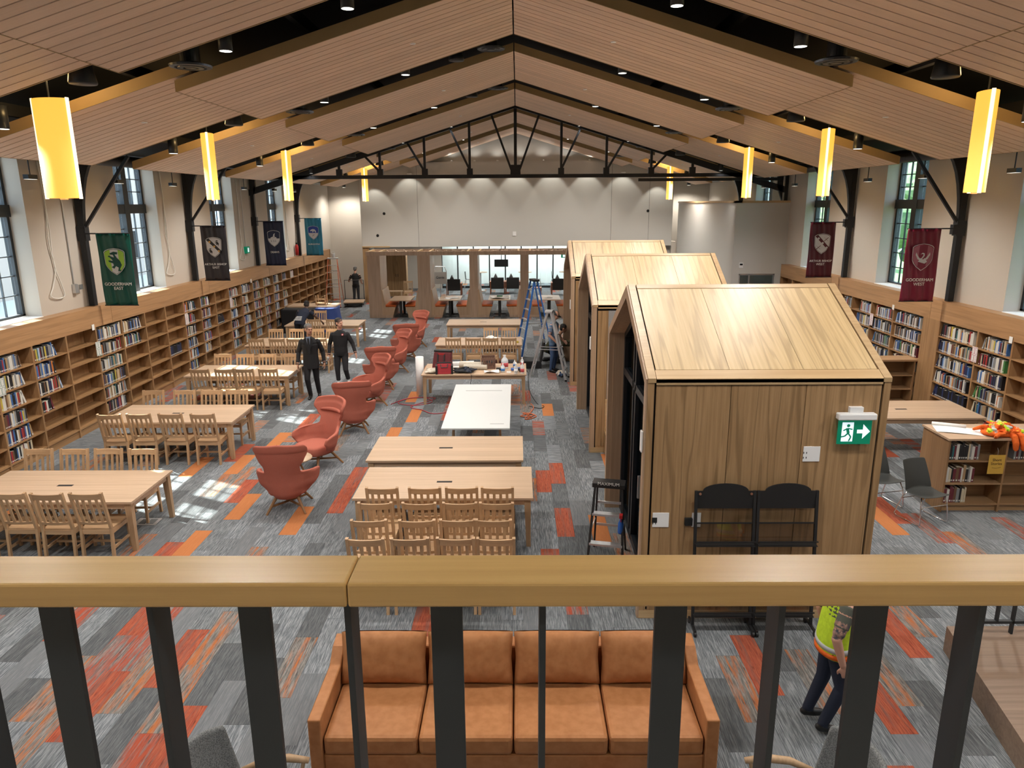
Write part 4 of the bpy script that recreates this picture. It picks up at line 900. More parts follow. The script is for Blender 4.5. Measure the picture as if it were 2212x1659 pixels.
# wardrobe, bench, material lift at left of the lounge
t = thing('wardrobe', 'tall oak wardrobe cabinet behind the leftmost booth', 'cabinet', (-6.35, 36.8, 0)); MB().box(-.72, .72, 0, .5, 0, 2.25).build('body', 'podz', t)
for k in range(3):
    d = MB().box(-.72 + k * .48 + .005, -.72 + (k + 1) * .48 - .005, -.02, 0, .08, 2.22).build('door', 'podz', t); MB().box(-.72 + (k + 1) * .48 - .06 if k < 2 else -.72 + k * .48 + .04, -.72 + (k + 1) * .48 - .04 if k < 2 else -.72 + k * .48 + .06, -.04, -.02, 1.0, 1.15).build('handle', 'dark', d)
struct(MB().box(-7.3, -6.0, 34.45, 34.5, 2.6, 2.66).build('trim_shelf_far', 'podt')); struct(MB().box(-7.3, -7.0, 34.52, 34.8, 0, 2.62).build('wall_lounge_left', 'podz'))
t = thing('low_bench', 'low oak bench beside the wardrobe at the far left', 'bench', (-6.25, 35.4, 0)); MB().box(-.6, .6, -.18, .18, .42, .46).build('seat', 'table', t)
for s in (-.54, .54): MB().box(s - .03, s + .03, -.15, .15, 0, .42).build('leg', 'legw', t)
t = thing('material_lift', 'grey portable material lift parked behind the second booth', 'lift', (-3.75, 33.6, 0)); M['gen'] = mat('lift_grey', (.32, .31, .29), .6); M['geng'] = mat('lift_green', (.02, .14, .06), .5); M['haz'] = mat('hazard_stripe', (.5, .38, .05), .6)
for k, x in enumerate((-.55, -.42, -.29)): MB().box(x, x + .08, -.1, .05, .1, 2.5 - k * .15).build('mast_section', 'alu' if k else 'dark', t)
MB().box(-.1, .5, -.3, -.25, 1.0, 1.55).build('control_panel', 'gen', t); MB().tube([(-.1, -.28, 1.55), (0, -.28, 1.8), (.4, -.28, 1.8), (.5, -.28, 1.55)], .02, 6).build('guard_rail', 'alu', t)
for x in (-.1, .2, .5): MB().cyl((x, -.28, .3), .018, .75, 6).build('rail_post', 'alu', t)
MB().box(-.12, .55, -.35, .4, .25, .32).build('platform', 'gen', t); MB().box(-.7, .5, -.5, .5, .08, .2).build('chassis', 'geng', t); MB().box(-.25, -.18, -.3, -.28, .9, 1.7).build('hazard_strip', 'haz', t); MB().box(-.4, -.1, -.35, -.15, .8, 1.05).build('winch', 'geng', t)
for x in (-.6, .4):
    for y in (-.45, .45): MB().cyl((x, y - .03, .08), .08, .06, 12, 'y').build('wheel', 'rubber', t)
text('Genie', .16, 'navy', t, (.2, -.305, 1.3), (PI / 2, 0, 0), ext=.001)
t = thing('waste_bin', 'black waste bucket under the second booth table', 'bin', (-2.35, 31.8, 0)); MB().lathe([(0, 0), (.16, 0), (.19, .42), (.2, .43), (.17, .43), (.15, .05), (0, .05)], 16).build('bucket', 'dark', t, True); MB().lathe([(.2, .3), (.203, .3), (.203, .36), (.2, .36)], 16).build('band', 'haz', t)
# exit sign far, wall screen
t = thing('far_exit_sign', 'small green exit sign at the far glazing', 'exit sign', (2.55, 40.35, 1.75)); MB().box(-.16, .16, -.03, 0, -.1, .1).build('panel', 'exitg', t); MB().box(-.06, .06, -.032, -.03, -.06, .06).build('mark', 'exitw', t)
t = thing('wall_screen', 'dark flat screen hanging at the far glazing', 'screen', (-.9, 40.3, 1.38)); MB().box(-.38, .38, -.04, 0, -.2, .2).build('display', 'rubber', t); MB().box(-.02, .02, -.03, -.01, .2, 1.3).build('mount_pole', 'dark', t)
# platform cart with handle, far man's
t = thing('platform_cart', 'flat wooden platform cart with tall metal handle at the far left', 'cart', (-7.55, 33.2, 0), .12); MB().box(-.45, .45, -.35, .65, .2, .25).build('deck', 'table', t); MB().box(-.42, .42, -.32, .62, .14, .2).build('frame', 'dark', t)
MB().tube([(-.45, .62, .2), (-.45, .62, 1.15), (.42, .62, 1.15), (.42, .62, .2)], .018, 8).build('handle', 'dark', t)
for x in (-.36, .36):
    for y in (-.25, .55): MB().cyl((x - .02, y, .07), .07, .04, 12, 'x').build('caster', 'rubber', t)
# ================================================================ banners
GR = (.0, .105, .075)
def crest_shape(w, h, k=1.0, cx=0, cz=0):
    p = [(-.5, .36), (-.42, .42), (-.25, .47), (0, .5), (.25, .47), (.42, .42), (.5, .36), (.47, -.1), (.4, -.22), (.25, -.36), (0, -.5), (-.25, -.36), (-.4, -.22), (-.47, -.1)]
    return [(cx + x * w * k, cz + z * h * k) for x, z in p]
def clip(poly, x0, x1, z0=-9, z1=9):
    def cl(P, f, g):
        o = []
        for i in range(len(P)):
            a, b = P[i - 1], P[i]; fa, fb = f(a), f(b)
            if (fa >= 0) != (fb >= 0): r = fa / (fa - fb); o.append((a[0] + (b[0] - a[0]) * r, a[1] + (b[1] - a[1]) * r))
            if fb >= 0: o.append(b)
        return o
    for f in (lambda p: p[0] - x0, lambda p: x1 - p[0], lambda p: p[1] - z0, lambda p: z1 - p[1]):
        poly = cl(poly, f, 0)
        if not poly: return []
    return poly
def banner(s, y, name, lines, cloth, lab, art):
    x = -8.45 if s < 0 else 8.42
    t = thing('banner', lab, 'banner', (x, y - .07, 2.53), 0, 'house banners'); W, H_ = .35, 1.5
    m = mat('banner_' + name, cloth, .38, spec=.5)
    b = MB(); ph = y
    def wav(u, v): return .016 * math.sin(u * 15 + ph + v * 2.5) * (.25 + abs(v - .62) * 1.3) + .01 * math.sin(u * 31 + v * 7 + ph)
    b.grid(lambda u, v: ((u - .5) * 2 * W, wav(u, v), v * H_), 28, 20); o = cl = b.build('cloth', m, t, True); so = o.modifiers.new('thick', 'SOLIDIFY'); so.thickness = .004
    MB().tube([(-W - .01, 0, H_), (W + .01, 0, H_)], .012, 8).build('top_rod', 'black', t); MB().tube([(-W - .01, 0, .0), (W + .01, 0, .0)], .012, 8).build('bottom_rod', 'black', t)
    xa = sorted((s * W, s * .72)); MB().tube([(xa[0], 0, H_), (xa[1], 0, H_)], .014, 8).build('arm', 'black', t); MB().box(s * .62 - .05, s * .62 + .05, -.02, .1, H_ - .12, H_ + .08).build('clamp', 'black', t)
    Y = -.035; cz = .92; cw, chh = .44, .56
    def ply(pts, mm, n, d=0):
        if len(pts) >= 3: MB().prism(pts, Y - .002 - d * .0025, Y - d * .0025).build(n, mm, cl)
    art(ply, crest_shape, cw, chh, cz)
    for i, l in enumerate(lines): text(l, .082 if len(l) > 9 else .09, 'paper', cl, (0, Y - .004, .45 - i * .09), (PI / 2, 0, 0), name='lettering')
M['cg'] = mat('crest_lime', (.30, .55, .05), .6); M['cw'] = mat('crest_silver', (.62, .63, .65), .6); M['cblk'] = mat('crest_black', (.015, .015, .018), .6); M['cgold'] = mat('crest_gold', (.62, .36, .09), .6); M['cnavy'] = mat('crest_navy', (.012, .02, .06), .6); M['cblue'] = mat('crest_blue', (.015, .05, .32), .6); M['cmar'] = mat('crest_maroon', (.09, .01, .02), .6); M['cpink'] = mat('crest_rose', (.36, .12, .17), .6); M['dkgreen'] = mat('crest_green', (0, .06, .045), .6)
def outline(ply, w, h, cz, bgm):
    ply(crest_shape(w, h, 1, 0, cz), 'cw', 'crest_border'); ply(crest_shape(w, h, .955, 0, cz), bgm, 'crest_inner', 1); ply(crest_shape(w, h, .92, 0, cz), 'cw', 'crest_field', 2)
BEAST = [(-.10, .14), (-.02, .17), (.06, .16), (.05, .12), (.0, .12), (.03, .06), (.09, .0), (.12, -.08), (.07, -.16), (.1, -.19), (.03, -.2), (.05, -.13), (.0, -.1), (-.04, -.15), (-.09, -.12), (-.04, -.09), (-.05, -.05), (-.13, -.02), (-.14, .01), (-.05, .0), (-.1, .06), (-.14, .08), (-.12, .1), (-.02, .06), (-.03, .11), (-.09, .12)]
def art1(ply, cs, w, h, cz):
    outline(ply, w, h, cz, 'dkgreen')
    for a, c in ((-.5, -.085), (.085, .5)): ply(clip(cs(w, h, .92, 0, cz), a, c), 'cg', 'crest_stripe', 3)
    ply([(x * 1.05 + .01, z * 1.1 + cz + .02) for x, z in BEAST], 'dkgreen', 'crest_beast', 4)
def bend(m, dots, charge, chm):
    def f(ply, cs, w, h, cz):
        outline(ply, w, h, cz, m)
        ply([(-.2, cz + .2), (-.13, cz + .24), (.2, cz - .1), (.17, cz - .17)], m, 'crest_bend', 3)
        for k in range(3):
            q = (-.11 + .12 * k, cz + .145 - .125 * k); ply([(q[0] + .03 * math.cos(a), q[1] + .03 * math.sin(a)) for a in [2 * PI * i / 12 for i in range(12)]], dots, 'crest_roundel', 4)
        for ox, oz in ((.1, .12), (-.1, -.1)):
            if charge == 'lion': ply([(x * .42 + ox, z * .42 + cz + oz) for x, z in BEAST], chm, 'crest_lion', 4)
            else:
                for sg in (-1, 1): ply([(ox - .055 * sg - .008, cz + oz - .045), (ox - .055 * sg + .008, cz + oz - .052), (ox + .06 * sg + .006, cz + oz + .05), (ox + .06 * sg - .006, cz + oz + .056)], chm, 'crest_sword', 4 + (sg > 0))
    return f
def art3(ply, cs, w, h, cz):
    outline(ply, w, h, cz, 'cnavy'); ply(clip(cs(w, h, .92, 0, cz), -9, 9, cz + .0, 9), 'cnavy', 'crest_chief', 3)
    ply([(-.12, cz + .02), (-.05, cz + .06), (.0, cz + .04), (.08, cz + .05), (.11, cz - .02), (.1, cz - .1), (.06, cz - .1), (.05, cz - .04), (-.04, cz - .04), (-.08, cz - .1), (-.12, cz - .09), (-.09, cz - .03)], 'cw', 'crest_horse', 4); ply([(-.03, cz + .05), (.04, cz + .05), (.03, cz + .12), (.06, cz + .18), (.0, cz + .15)], 'cw', 'crest_rider', 5)
    for a, c in ((-.1, -.02), (-.02, .03), (.04, .02)): ply([(a, cz - .06), (a + .012, cz - .06), (a + .03, cz - .12), (a + .015, cz - .12)], 'cnavy', 'crest_line', 5)
def art4(ply, cs, w, h, cz):
    outline(ply, w, h, cz, 'cblue'); ply(clip(cs(w, h, .92, 0, cz), -9, 9, cz - .01, 9), 'cblue', 'crest_chief', 3)
    ply([(-.13, cz + .06), (-.1, cz + .12), (-.02, cz + .15), (.06, cz + .14), (.11, cz + .08), (.12, cz + .01), (.08, cz + .01), (.06, cz + .06), (.02, cz + .06), (0, cz + .02), (-.04, cz + .02), (-.03, cz + .07), (-.07, cz + .07)], 'cw', 'crest_bear', 4)
    for sg in (-1, 1): ply([(-.045 * sg - .006, cz - .14), (-.045 * sg + .006, cz - .145), (.045 * sg + .005, cz - .065), (.045 * sg - .005, cz - .06)], 'cnavy', 'crest_tool', 4 + (sg > 0))
def art5(ply, cs, w, h, cz):
    outline(ply, w, h, cz, 'crim'); ply(cs(w, h, .92, 0, cz), 'crim', 'crest_ground', 3)
    for a, c in ((-.5, -.085), (.085, .5)): ply(clip(cs(w, h, .9, 0, cz), a, c), 'cpink', 'crest_stripe', 4)
    for sg in (-1, 1): ply([(sg * x, cz + z) for x, z in ((.02, -.08), (.1, -.04), (.15, .05), (.14, .1), (.1, .03), (.06, -.02), (.03, -.02))], 'cw', 'crest_wing', 5)
    ply([(-.09, cz - .09), (.05, cz - .13), (.1, cz - .09), (.06, cz - .04), (-.06, cz - .04)], 'cw', 'crest_body', 6)
    ply([(-.05, cz - .05), (-.02, cz - .05), (.035, cz + .03), (.03, cz + .08), (-.01, cz + .095), (-.05, cz + .06), (-.01, cz + .07), (.01, cz + .06), (.005, cz + .03)], 'cw', 'crest_neck', 7)
M['crim'] = mat('crest_crimson', (.20, .012, .04), .5)
banner(-1, 15.4, 'green', ['GOODERHAM', 'EAST'], (.0, .075, .055), 'dark green banner with a lime striped dragon shield on the left wall', art1)
banner(-1, 20.5, 'charcoal', ['ARTHUR BISHOP', 'EAST'], (.022, .019, .026), 'charcoal banner with a diagonal gold-dot shield on the left wall', bend('cblk', 'cgold', 'lion', 'cblk'))
banner(-1, 25.6, 'navy', ["DEAN'S"], (.006, .012, .045), 'navy banner with a horse rider shield on the left wall', art3)
banner(-1, 30.6, 'teal', ['BURGOYNE'], (.02, .22, .36), 'bright teal banner with a blue bear shield, farthest on the left', art4)
banner(1, 15.4, 'crimson', ['GOODERHAM', 'WEST'], (.19, .01, .035), 'crimson banner with a swan shield on the right wall', art5)
banner(1, 20.5, 'maroon', ['ARTHUR BISHOP', 'WEST'], (.075, .004, .013), 'dark maroon banner with a crossed-sword shield on the right wall', bend('cmar', 'cw', 'sword', 'cmar'))
# ================================================================ people (one continuous remeshed body each; material by nearest limb)
from mathutils.kdtree import KDTree
class Body:
    def __init__(s): s.b = MB(); s.lab = []
    def _mark(s, n0, l): s.lab += [l] * (len(s.b.v) - n0)
    def tube(s, pts, rs, l, n=14):
        n0 = len(s.b.v); P = [Vector(p) for p in pts]; Q = []; R = []
        for i in range(len(P) - 1):
            for k in range(4): f = k / 4; Q.append(P[i].lerp(P[i + 1], f)); R.append(rs[i] + (rs[i + 1] - rs[i]) * f)
        Q.append(P[-1]); R.append(rs[-1]); t0 = (Q[0] - Q[1]).normalized(); t1 = (Q[-1] - Q[-2]).normalized()
        Q = [Q[0] + t0 * R[0] * .75] + Q + [Q[-1] + t1 * R[-1] * .75]; R = [R[0] * .45] + R + [R[-1] * .45]
        s.b.tube(Q, .1, n, R); s._mark(n0, l); return s
    def loft(s, secs, side, l, n=22):
        """secs: (centre, half width, half depth); side: lateral axis"""
        S2 = []
        for i in range(len(secs) - 1):
            for q in range(4): S2.append((Vector(secs[i][0]).lerp(Vector(secs[i + 1][0]), q / 4), secs[i][1] + (secs[i + 1][1] - secs[i][1]) * q / 4, secs[i][2] + (secs[i + 1][2] - secs[i][2]) * q / 4))
        secs = S2 + [secs[-1]]; n0 = len(s.b.v); C = [Vector(c[0]) for c in secs]; side = Vector(side).normalized(); N = len(C); vs = []
        for i in range(N):
            t = (C[min(i + 1, N - 1)] - C[max(i - 1, 0)]).normalized(); y = t.cross(side).normalized()
            vs += [C[i] + side * (secs[i][1] * math.cos(2 * PI * k / n)) + y * (secs[i][2] * math.sin(2 * PI * k / n)) for k in range(n)]
        fs = [(i * n + k, i * n + (k + 1) % n, (i + 1) * n + (k + 1) % n, (i + 1) * n + k) for i in range(N - 1) for k in range(n)] + [tuple(reversed(range(n))), tuple((N - 1) * n + k for k in range(n))]
        s.b.add(vs, fs); s._mark(n0, l); return s
    def ell(s, c, r, l, R=None, n=16):
        n0 = len(s.b.v); R = R or Matrix.Identity(3); c = Vector(c)
        s.b.grid(lambda u, v: c + R @ Vector((r[0] * math.cos(u * 2 * PI) * math.sin(.02 + v * (PI - .04)), r[1] * math.sin(u * 2 * PI) * math.sin(.02 + v * (PI - .04)), -r[2] * math.cos(.02 + v * (PI - .04)))), n, n // 2, True)
        m = len(s.b.v); s.b.f.append(tuple(reversed(range(n0, n0 + n)))); s.b.m.append(0); s.b.f.append(tuple(range(m - n, m))); s.b.m.append(0); s._mark(n0, l); return s
    def hand(s, w, d, palm, l, k=1.0, curl=.5):
        """w wrist, d direction of fingers, palm normal (towards palm)"""
        w, d, p = Vector(w), Vector(d).normalized(), Vector(palm).normalized(); x = d.cross(p).normalized(); R = Matrix((x, p, d)).transposed()
        s.ell(w + d * .045 * k, (.042 * k, .017 * k, .052 * k), l, R)
        for i, (o, L) in enumerate(((-.03, .075), (-.01, .085), (.011, .08), (.031, .062))):
            a = w + d * .085 * k + x * o * k; c1 = a + (d * math.cos(curl * .6) + p * math.sin(curl * .6)) * L * .5 * k; c2 = c1 + (d * math.cos(curl * 1.7) + p * math.sin(curl * 1.7)) * L * .5 * k
            s.tube([a - d * .02, a, c1, c2], [.0105 * k] * 3 + [.0085 * k], l, 8)
        a = w + d * .03 * k - x * .035 * k; s.tube([a, a + (d * .6 - x * .5 + p * .35) * .04 * k, a + (d * 1.3 - x * .55 + p * .7) * .05 * k], [.0135 * k, .012 * k, .009 * k], l, 8); return s
    def head(s, c, f, up, skin, hair, k=1.0, bald=False, tall=1.0):
        """c centre of head, f facing, up"""
        f, up = Vector(f).normalized(), Vector(up).normalized(); x = f.cross(up).normalized(); up = x.cross(f).normalized(); R = Matrix((x, f, up)).transposed(); c = Vector(c)
        P = lambda a, b_, z: c + x * a * k + f * b_ * k + up * z * k
        s.ell(P(0, -.012, .025), (.078 * k, .095 * k, .092 * k), skin, R); s.ell(P(0, .02, -.04), (.064 * k, .072 * k, .078 * k), skin, R); s.ell(P(0, .045, -.085), (.038 * k, .04 * k, .03 * k), skin, R)
        s.tube([P(0, .085, .01), P(0, .108, -.028)], [.009 * k, .015 * k], skin, 8)
        s.ell(P(0, .082, .022), (.055 * k, .016 * k, .012 * k), skin, R)
        for q in (-1, 1): s.ell(P(q * .08, -.01, -.012), (.012 * k, .022 * k, .034 * k), skin, R)
        s.ell(P(0, .082, -.062), (.024 * k, .014 * k, .009 * k), 'lip', R)
        if not bald: s.ell(P(0, -.03, .056), (.089 * k, .102 * k, .082 * k * tall), hair, R, 24); s.ell(P(0, -.058, -.01), (.080 * k, .060 * k, .075 * k), hair, R, 24)
        s.eyes = [(P(q * .032, .09, .006), f) for q in (-1, 1)]; s.k = k; return s
    def build(s, name, label, loc, rz, mats, group=None, vox=.0085):
        t = thing(name, label, 'person', loc, rz, group); o = s.mesh_obj('body', mats, vox); o.parent = t
        for c, f in getattr(s, 'eyes', []):
            e = MB(); e.lathe([(0, -.007), (.006, -.004), (.008, 0), (.006, .004), (0, .007)], 8, tuple(c), s.k, s.k); e.build('eye', 'rubber', o, True)
        return t
    def mesh_obj(s, name, mats, vox=.0085, sit=3):
        o = s.b.build(name, 'suit', None, True)
        kd = KDTree(len(s.b.v))
        for i, v in enumerate(s.b.v): kd.insert(Vector(v), i)
        kd.balance()
        rm = o.modifiers.new('remesh', 'REMESH'); rm.mode = 'VOXEL'; rm.voxel_size = vox; rm.use_smooth_shade = True
        sm = o.modifiers.new('smooth', 'SMOOTH'); sm.iterations = sit; sm.factor = .5
        dg = bpy.context.evaluated_depsgraph_get(); me = bpy.data.meshes.new_from_object(o.evaluated_get(dg)); o.modifiers.clear(); o.data = me; me.materials.clear()
        names = list(mats); 
        for k in names: me.materials.append(M[mats[k]] if isinstance(mats[k], str) else mats[k])
        idx = [names.index(s.lab[kd.find(p.center)[1]]) if s.lab[kd.find(p.center)[1]] in names else 0 for p in me.polygons]
        me.polygons.foreach_set('material_index', idx); me.polygons.foreach_set('use_smooth', [True] * len(me.polygons)); return o
M['boardw'] = mat('white_board', (.60, .62, .62), .55)
M['stairw'] = wood('stair_oak', (.27, .185, .13), (.19, .125, .085), 'X', rough=.45, cath=.3)
M['bluec'] = mat('blue_moving_blanket', (.03, .06, .22), .9); M['notey'] = mat('note_yellow', (.62, .38, .06), .7)
# ================================================================ wing chairs (front towards -y)
def lerp_tab(tab, z):
    for (a, va), (c, vc) in zip(tab, tab[1:]):
        if z <= c: f = (z - a) / (c - a); f = f * f * (3 - 2 * f); return va + (vc - va) * f
    return tab[-1][1]
AM = [(.24, .66), (.32, .84), (.42, .96), (.52, 1.0), (.59, .99), (.63, .93), (.655, .78), (.675, .58), (.71, .47), (.80, .46), (.90, .57), (1.0, .69), (1.07, .70), (1.11, .64), (1.14, .54)]
RXT = [(.24, .17), (.35, .235), (.50, .28), (.62, .295), (.75, .315), (.95, .355), (1.14, .385)]
RYT = [(.24, .22), (.35, .29), (.6, .30), (1.14, .27)]
LEAN = [(.24, .0), (.5, .03), (1.14, .20)]
def wing_pt(u, v, k=1.0, zz=None):
    z = .24 + .90 * v if zz is None else zz; a = (2 * u - 1) * lerp_tab(AM, z); ph = a * 1.85
    x = lerp_tab(RXT, z) * k; y = lerp_tab(RYT, z) * k; s = 1 if ph > 0 else -1
    if abs(ph) <= PI / 2: p = (x * math.sin(ph), y * math.cos(ph))
    else: e = abs(ph) - PI / 2; p = (s * x * (1 + .06 * math.sin(e * 3)), -e * .95)
    fl_ = min(1, max(0, (abs(ph) - .95) / .75)); fl_ = fl_ * fl_ * (3 - 2 * fl_); p = (p[0] + s * .12 * fl_ * min(1, max(0, (z - .24) / .2)) * (1 if z < .7 else 0), p[1])
    return (p[0], p[1] + lerp_tab(LEAN, z) + (.02 if z > 1.05 else 0), z + (.05 * (1 - abs(a) / .66) * max(0, (z - .95) / .19) if z > .95 else 0))
def wing_chair():
    t = thing('wing_chair', 'x', 'armchair', (0, 0, 0), 0, 'terracotta wing chairs')
    b = MB(); b.grid(lambda u, v: wing_pt(u, v), 40, 46); o = sh_ = b.build('shell', 'wing', t, True); so = o.modifiers.new('thick', 'SOLIDIFY'); so.thickness = .05; so.offset = -1; sb = o.modifiers.new('sub', 'SUBSURF'); sb.levels = 1; sb.render_levels = 1
    b = MB(); b.grid(lambda u, v: (lambda w, r, z: (r * w[0] * .98, r * (w[1] - .0) - (.10 * (1 - v)) * 0, z))((math.sin(u * 2 * PI) * .31, math.cos(u * 2 * PI) * .30 - .03), (.70 + .28 * v) if v > 0 else 0.0, .22 + .06 * v), 24, 3, True); b.build('underside', 'wing', t, True)
    def cush(u, v):
        a = u * 2 * PI; sx = abs(math.cos(a)) ** .55 * (1 if math.cos(a) > 0 else -1); sy = abs(math.sin(a)) ** .55 * (1 if math.sin(a) > 0 else -1)
        q = [(0, .44), (.8, .44), (.97, .425), (1, .40), (1, .30), (.94, .27), (0, .27)][min(6, int(round(v * 6)))]
        return (sx * .30 * q[0], -.07 + sy * .30 * q[0], q[1] + (.01 if q[0] == 0 else 0))
    b = MB(); b.grid(cush, 32, 6, True); b.build('seat_cushion', 'wing', t, True)
    b = MB(); pts = []
    for i in range(13):
        u = .10 + .80 * i / 12; p = wing_pt(u, 0, .93, .94); pts.append((p[0], p[1] - .0, p[2]))
    b.tube(pts, .05, 10, [.012 + .026 * math.sin(PI * i / 12) ** .6 for i in range(13)]); b.build('head_pillow', 'wing', sh_, True)
    b = MB(); b.tube([wing_pt(.5, v, 1.012) for v in [k / 12 for k in range(13)]], .004, 6); b.build('back_seam', 'orange', sh_)
    for sx in (-1, 1):
        for sy in (-1, 1): MB().tube([(sx * .15, sy * .14, .25), (sx * .29, sy * .30, 0)], .02, 8, [.026, .017]).build('leg', 'walnut', t)
    for s in (-1, 1): MB().bar((s * .22, .22, .11), (-s * .22, -.22, .11), .022, .028).build('cross_brace', 'walnut', t)
    return t
M['walnut'] = wood('chair_leg_oak', (.30, .155, .065), (.22, .105, .04), 'Z')
W0 = wing_chair()
WC = [((-3.58, 10.5), PI + .1, 'terracotta wing chair nearest the camera, its back turned to it'), ((-3.62, 12.4), -.6, 'second nearest terracotta wing chair, facing the nearest one'), ((-3.42, 14.4), PI + .22, 'third terracotta wing chair, back turned, next to the second'), ((-3.48, 16.35), -.9, 'fourth terracotta wing chair, facing the camera near the cords'), ((-3.5, 18.0), PI + .2, 'fifth terracotta wing chair, back turned'), ((-3.48, 19.8), -.95, 'sixth terracotta wing chair, facing the camera'), ((-3.38, 21.5), PI + .2, 'seventh terracotta wing chair, back turned'), ((-3.42, 23.4), -.75, 'farthest terracotta wing chair, facing the camera before the booths')]
for i, ((x, y), r, l) in enumerate(WC):
    if i == 0: W0.location = (x, y, 0); W0.rotation_euler = (0, 0, r); W0['label'] = l
    else: copy_tree(W0, (x, y, 0), r, l)
t = thing('side_table', 'round oak side table between the two nearest wing chairs', 'table', (-3.75, 11.42, 0)); MB().lathe([(0, .46), (.28, .46), (.29, .475), (.28, .49), (0, .49)], 28).build('top', 'table', t, True)
for k in range(3): a = 2 * PI * k / 3 + .4; MB().tube([(.05 * math.cos(a), .05 * math.sin(a), .46), (.22 * math.cos(a), .22 * math.sin(a), 0)], .016, 8).build('leg', 'walnut', t)
# ================================================================ tan leather sofa in the foreground
t = thing('sofa', 'long tan leather four-seat sofa seen through the railing', 'sofa', (-.05, 5.4, 0))
MB().box(-1.54, 1.54, -.46, .5, .05, .27).build('base', 'leather', t, bev=.015); MB().box(-1.54, 1.54, .36, .52, .05, .72).build('back_frame', 'leather', t, bev=.02)
for s in (-1, 1):
    q = [s * 1.535, s * 1.64]; q.sort(); MB().prism([(-.49, .05), (.52, .05), (.52, .75), (.36, .72), (.22, .62), (-.49, .62)], q[0], q[1], 'x').build('arm', 'leather', t, bev=.012)
W4 = 3.07 / 4
def pillow(cx, cy, cz, sx, sy, sz, tilt, n, mm='leather', e=5):
    b = MB()
    def fn(u, v):
        a, c = u * 2 * PI, (v - .5) * PI
        def pw(x, k): return abs(x) ** (2 / k) * (1 if x >= 0 else -1)
        x = pw(math.cos(c), e) * pw(math.cos(a), e); y = pw(math.cos(c), e) * pw(math.sin(a), e); z = pw(math.sin(c), 3)
        return (x * sx, y * sy, z * sz)
    R = Matrix.Translation((cx, cy, cz)) @ Matrix.Rotation(tilt, 4, 'X')
    b.grid(lambda u, v: R @ Vector(fn(u, v)), 40, 18, True); return b
for k in range(4):
    x = -1.535 + W4 * (k + .5)
    MB().box(x - W4 / 2 + .005, x + W4 / 2 - .005, -.48, .27, .275, .45).build('seat_cushion', 'leather', t, bev=.035)
    b = MB(); hw, hh = W4 / 2 - .004, .23; rr = random.Random(k)
    def fb(u, v, hw=hw, hh=hh, k=k):
        side = 1 if u <= .5 else -1; uu = u * 2 if u <= .5 else (1 - u) * 2
        X = (uu - .5) * 2; Z = (v - .5) * 2; bul = (max(0, 1 - abs(X) ** 3.2) ** .6) * (max(0, 1 - abs(Z) ** 3.2) ** .6)
        wr = .006 * math.sin(X * 17 + k) * abs(X) + .0012 * math.sin(Z * 11 + k * 2 + X * 7) * bul
        return (X * hw * (1 - .04 * (1 - abs(Z))), -side * (.012 + .095 * bul + wr), Z * hh * (1 - .05 * (1 - X * X) * (1 if Z < 0 else -.6)))
    R = Matrix.Translation((x, .255, .675)) @ Matrix.Rotation(-.28, 4, 'X'); b.grid(lambda u, v: R @ Vector(fb(u, v)), 48, 22, True); b.build('back_cushion', 'leather', t, True)
for x in (-1.45, 0, 1.45):
    for y in (-.4, .42): MB().box(x - .03, x + .03, y - .03, y + .03, 0, .05).build('foot', 'dark', t)
# grey shell armchairs flanking the foreground
def tub(loc, rz, lab):
    t = thing('shell_armchair', lab, 'armchair', loc, rz, 'grey shell armchairs')
    def fn(u, v):
        a = (u - .5) * 2.3; r = .30 + .05 * v; top = .40 + (.60 - .05 * abs(u - .5) * 2 * abs(u - .5) * 2) * v
        return (r * 1.05 * math.sin(a), r * math.cos(a) + .12 * v, top)
    o = MB().grid(fn, 20, 10).build('back_shell', 'greyf', t, True); s = o.modifiers.new('thick', 'SOLIDIFY'); s.thickness = .05; s.offset = -1; o.modifiers.new('sub', 'SUBSURF').levels = 1
    pillow(0, -.06, .41, .31, .31, .07, 0, 'x').build('seat', 'greyf', t, True)
    for s in (-1, 1):
        MB().tube([(s * .33, .2, .56), (s * .36, .02, .61), (s * .37, -.15, .61), (s * .36, -.3, .585)], .03, 8, [.018, .028, .03, .022]).build('armrest', 'legw', t, True)
        for y in (-.27, .25): MB().tube([(s * .3, y * .8, .36), (s * .34, y, 0)], .018, 8).build('leg', 'legw', t)
        MB().tube([(s * .31, -.22, .36), (s * .36, -.26, .58)], .014, 6).build('arm_post', 'legw', t)
tub((-1.83, 4.14, 0), PI / 2 + .1, 'grey fabric shell armchair at lower left below the railing'); tub((1.93, 4.14, 0), -PI / 2 - .1, 'grey-blue fabric shell armchair at lower right below the railing')
